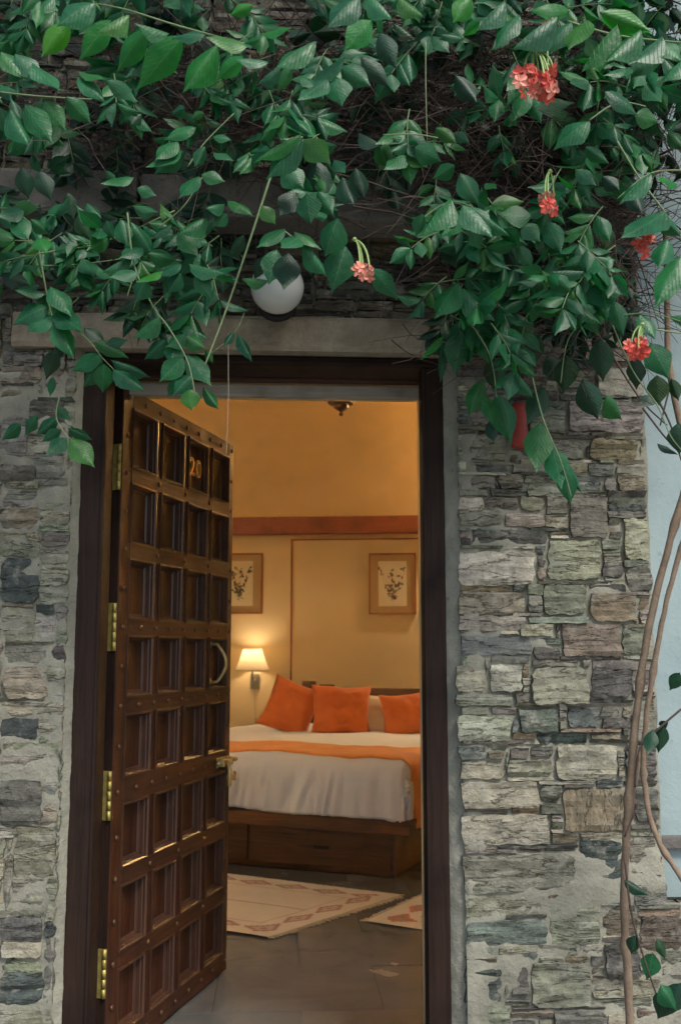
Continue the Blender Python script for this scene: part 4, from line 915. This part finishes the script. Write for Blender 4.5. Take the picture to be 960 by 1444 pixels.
# thick bare trunks at right
for pts, r0, r1 in (([(975,655,2.62),(945,760,2.63),(915,880,2.64),(897,1000,2.65),(890,1080,2.66),(882,1180,2.67),(880,1300,2.68),(886,1400,2.68),(888,1500,2.68)], .0088, .0108),
                    ([(985,700,2.58),(955,790,2.60),(932,880,2.61),(915,980,2.62),(906,1060,2.63),(910,1120,2.62),(925,1180,2.58),(965,1245,2.5)], .0070, .0068),
                    ([(902,1060,2.66),(888,1150,2.67),(882,1210,2.68)], .006, .005), ([(938,300,2.6),(940,420,2.62),(946,540,2.62),(985,700,2.6)], .008, .009)):
    mb = MB(); pl(mb, pts, 2.6, r0, r1, 10, .8, True); mb.build('trunk', M_bark, vine, smooth=True)
for pts in ([(960,1000),(920,1035),(900,1060),(895,1110)], [(880,1210),(890,1290),(910,1360),(935,1430)], [(900,1130),(880,1180)], [(905,575),(940,620),(965,640)], [(925,560),(945,600),(960,650)], [(945,540),(930,600)], [(850,480),(900,560),(940,600)], [(845,100),(900,60),(960,45)], [(660,50),(700,100),(730,170)], [(480,40),(530,90),(600,160)]):
    mb = MB(); pl(mb, pts, 2.5, .003, .002, 5); mb.build('branch', M_twig, vine, smooth=True)
# tangle of dry twigs behind the leaves
tw = MB(); q = random.Random(5)
def clump(cx, cy, sx, sy, n, L0=.10):
    for _ in range(n):
        px, py = q.gauss(cx, sx), q.gauss(cy, sy); D = q.uniform(2.4, 2.76); a = PD(px, py, D)-VO
        d = Vector((q.uniform(-1,1), q.uniform(-.3,.3), q.uniform(-.8,.8))).normalized(); pts = [a]; ln = q.uniform(.4, 1.5)*L0
        for k in range(4): d = (d+Vector((q.uniform(-.4,.4), q.uniform(-.2,.2), q.uniform(-.4,.4)))).normalized(); pts.append(pts[-1]+d*ln/2)
        tw.tube(pts, q.uniform(.0008,.0022), .0006, 3, cap=False)
clump(180, 160, 70, 30, 200); clump(330, 150, 60, 40, 180); clump(580, 110, 70, 70, 320); clump(700, 150, 80, 60, 450, .12); clump(840, 140, 80, 80, 420, .12); clump(760, 260, 80, 50, 300); clump(880, 360, 40, 60, 220); clump(730, 440, 70, 30, 160); clump(560, 120, 250, 90, 300, .16)
for _ in range(70):
    px, py = q.uniform(380, 960), q.uniform(-20, 330); a = PD(px, py, q.uniform(2.45, 2.72))-VO; d = Vector((q.uniform(-1,1), q.uniform(-.1,.1), q.uniform(-.5,.5))).normalized(); pts = [a]
    for k in range(8): d = (d+Vector((q.uniform(-.25,.25), q.uniform(-.08,.08), q.uniform(-.25,.25)))).normalized(); pts.append(pts[-1]+d*.05)
    tw.tube(pts, q.uniform(.002,.0042), .0012, 5, cap=False)
o = tw.build('twig_tangle', M_twig, vine); o['kind'] = 'stuff'
# filler sprays
def ok(px, py, deep):
    low = [(0,400),(110,430),(200,430),(330,400),(350,330),(500,330),(510,280),(590,290),(610,400),(640,460),(720,470),(800,470),(870,470),(960,440)]
    for i in range(len(low)-1):
        if low[i][0] <= px <= low[i+1][0]:
            t = (px-low[i][0])/(low[i+1][0]-low[i][0]); yl = low[i][1]+t*(low[i+1][1]-low[i][1]); break
    else: yl = 420
    if py > yl: return False
    if 325 < px < 450 and py > 285: return False
    for (cx, cy, rx, ry) in ((560,350,60,50), (540,290,70,25), (130,250,120,35), (180,165,70,30), (640,150,60,50), (340,30,60,25), (80,60,80,40), (600,90,40,30), (130,395,60,14), (740,215,60,25)):
        if ((px-cx)/rx)**2+((py-cy)/ry)**2 < 1 and LR.random() < .8: return False
    if px > 880 and py > 215: return False
    return True
def spray(px, py, D, npair, size, key):
    B = PD(px, py, D); d = Vector((LR.uniform(-1,1), LR.uniform(-.5,.1), LR.uniform(-.9,.35))).normalized(); pts = [B]
    side = d.cross(Vector((0,-1,.4))).normalized()
    for k in range(npair):
        d = (d+Vector((0,0,-.13))+Vector((LR.uniform(-.15,.15),)*3)).normalized(); p = pts[-1]+d*size*.42; pts.append(p)
        for s in (-1, 1):
            ld = (d*.55 + side*s*.85 + Vector((LR.uniform(-.2,.2), LR.uniform(-.35,.05), LR.uniform(-.55,0)))).normalized(); sz = size*LR.uniform(.75, 1.15)
            place(p, p+ld*sz, LR.uniform(.34,.54), key, 'u' if key == 'm' and LR.random() < .55 else 'r')
    place(pts[-1], pts[-1]+d*size, .5, key, 'r')
    sprs.tube([a-VO for a in pts], .0016, .001, 4, cap=False)
sprs = MB()
cnt = 0
while cnt < 430:
    px, py = LR.uniform(-60, 1020), LR.uniform(-60, 470); 
    if not ok(min(max(px,0),960), py, True): continue
    if px < 600 and LR.random() < .35: continue
    deep = LR.random(); D = 2.70 - .42*deep**1.5; key = 'd' if deep < .55 else 'm'  # leaves deep by the wall take the dark colour as painted shade
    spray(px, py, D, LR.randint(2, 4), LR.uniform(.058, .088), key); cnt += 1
for _ in range(150):                         # the creeper goes on above and beside the frame
    px, py = LR.uniform(-350, 1300), LR.uniform(-650, -60)
    spray(px, py, LR.uniform(2.1, 2.6), 3, LR.uniform(.09, .13), LR.choice('mmd'))
o = sprs.build('leaf_stalks', M_stem, vine); o['kind'] = 'stuff'
leaves.sort(key=lambda l: -l[4])
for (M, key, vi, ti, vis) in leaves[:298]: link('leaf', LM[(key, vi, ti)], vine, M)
for kk, nm in (('m', 'foliage'), ('d', 'dark_foliage')):
    V, Fc, UV, TI = [], [], [], []
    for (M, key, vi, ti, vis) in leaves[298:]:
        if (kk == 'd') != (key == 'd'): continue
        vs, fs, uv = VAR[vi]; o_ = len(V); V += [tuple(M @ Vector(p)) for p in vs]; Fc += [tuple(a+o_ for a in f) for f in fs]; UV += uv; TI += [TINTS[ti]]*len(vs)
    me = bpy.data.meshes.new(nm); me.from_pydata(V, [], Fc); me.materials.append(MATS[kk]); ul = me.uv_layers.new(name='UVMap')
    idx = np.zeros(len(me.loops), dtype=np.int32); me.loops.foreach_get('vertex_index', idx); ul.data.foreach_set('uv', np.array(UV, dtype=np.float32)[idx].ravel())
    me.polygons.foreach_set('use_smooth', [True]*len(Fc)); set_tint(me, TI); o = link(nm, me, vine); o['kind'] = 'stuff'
# flowers
def flowers(nx_, ny_, fx, fy, sx, sy, D, nst, nfl, m, sc=1.):
    q = random.Random(nx_); node = PD(nx_, ny_, D); t = MB()
    t.lathe([(.003,-.004),(.006,0),(.003,.005)], 8, Matrix.Translation(node-VO)); cl = t.build('flower_cluster', M_stalk, vine)
    for k in range(nfl):
        a = PD(q.uniform(fx-sx, fx+sx), q.uniform(fy-sy, fy+sy), D+q.uniform(-.03,.03))
        if k < nst:
            mid = (node+a)/2 + Vector(((a.x-node.x)*.45, 0, (node.z-a.z)*.38)); b = MB()
            pts = [((1-s)**2)*node + 2*s*(1-s)*mid + s*s*a for s in [i/7 for i in range(8)]]; b.tube([p-VO for p in pts], .0016, .0022, 6); b.build('flower_stalk', M_stalk, cl, smooth=True)
        f = MB(); ax = Vector((q.uniform(-.8,.8), -1+q.uniform(-.2,.5), q.uniform(-1.0,.2))).normalized(); u = ax.cross(Vector((0,0,1))).normalized(); v = ax.cross(u)
        for p in range(5):
            an = p*2*math.pi/5+q.uniform(-.2,.2); di = u*math.cos(an)+v*math.sin(an); sd_ = di.cross(ax); l = .017*sc*q.uniform(.75,1.15)
            P = [a, a+di*l*.55+sd_*l*.36+ax*.002, a+di*l*.9+sd_*l*.25, a+di*l*1.05-ax*.002, a+di*l*.9-sd_*l*.25, a+di*l*.55-sd_*l*.36+ax*.002]
            f.add([pp-VO for pp in P], [(0,1,2,3),(0,3,4,5)])
        f.tube([a-VO, a-VO+Vector((0,0,.014*sc))], .0022, .0018, 6); f.build('floret', m if q.random() < .75 else M_petalp, cl)
flowers(752, 70, 758, 118, 30, 20, 2.02, 9, 26, M_petal)
flowers(772, 96-3, 775, 38, 6, 6, 2.05, 1, 4, M_petalp, .8)
flowers(775, 242, 773, 287, 14, 10, 2.15, 4, 10, M_petal)
flowers(500, 338, 513, 383, 14, 7, 2.2, 5, 8, M_petalp, .9)
flowers(905, 458, 898, 489, 12, 10, 2.2, 4, 12, M_petal)
flowers(912, 316, 908, 345, 10, 14, 2.1, 2, 6, M_petal, .9)
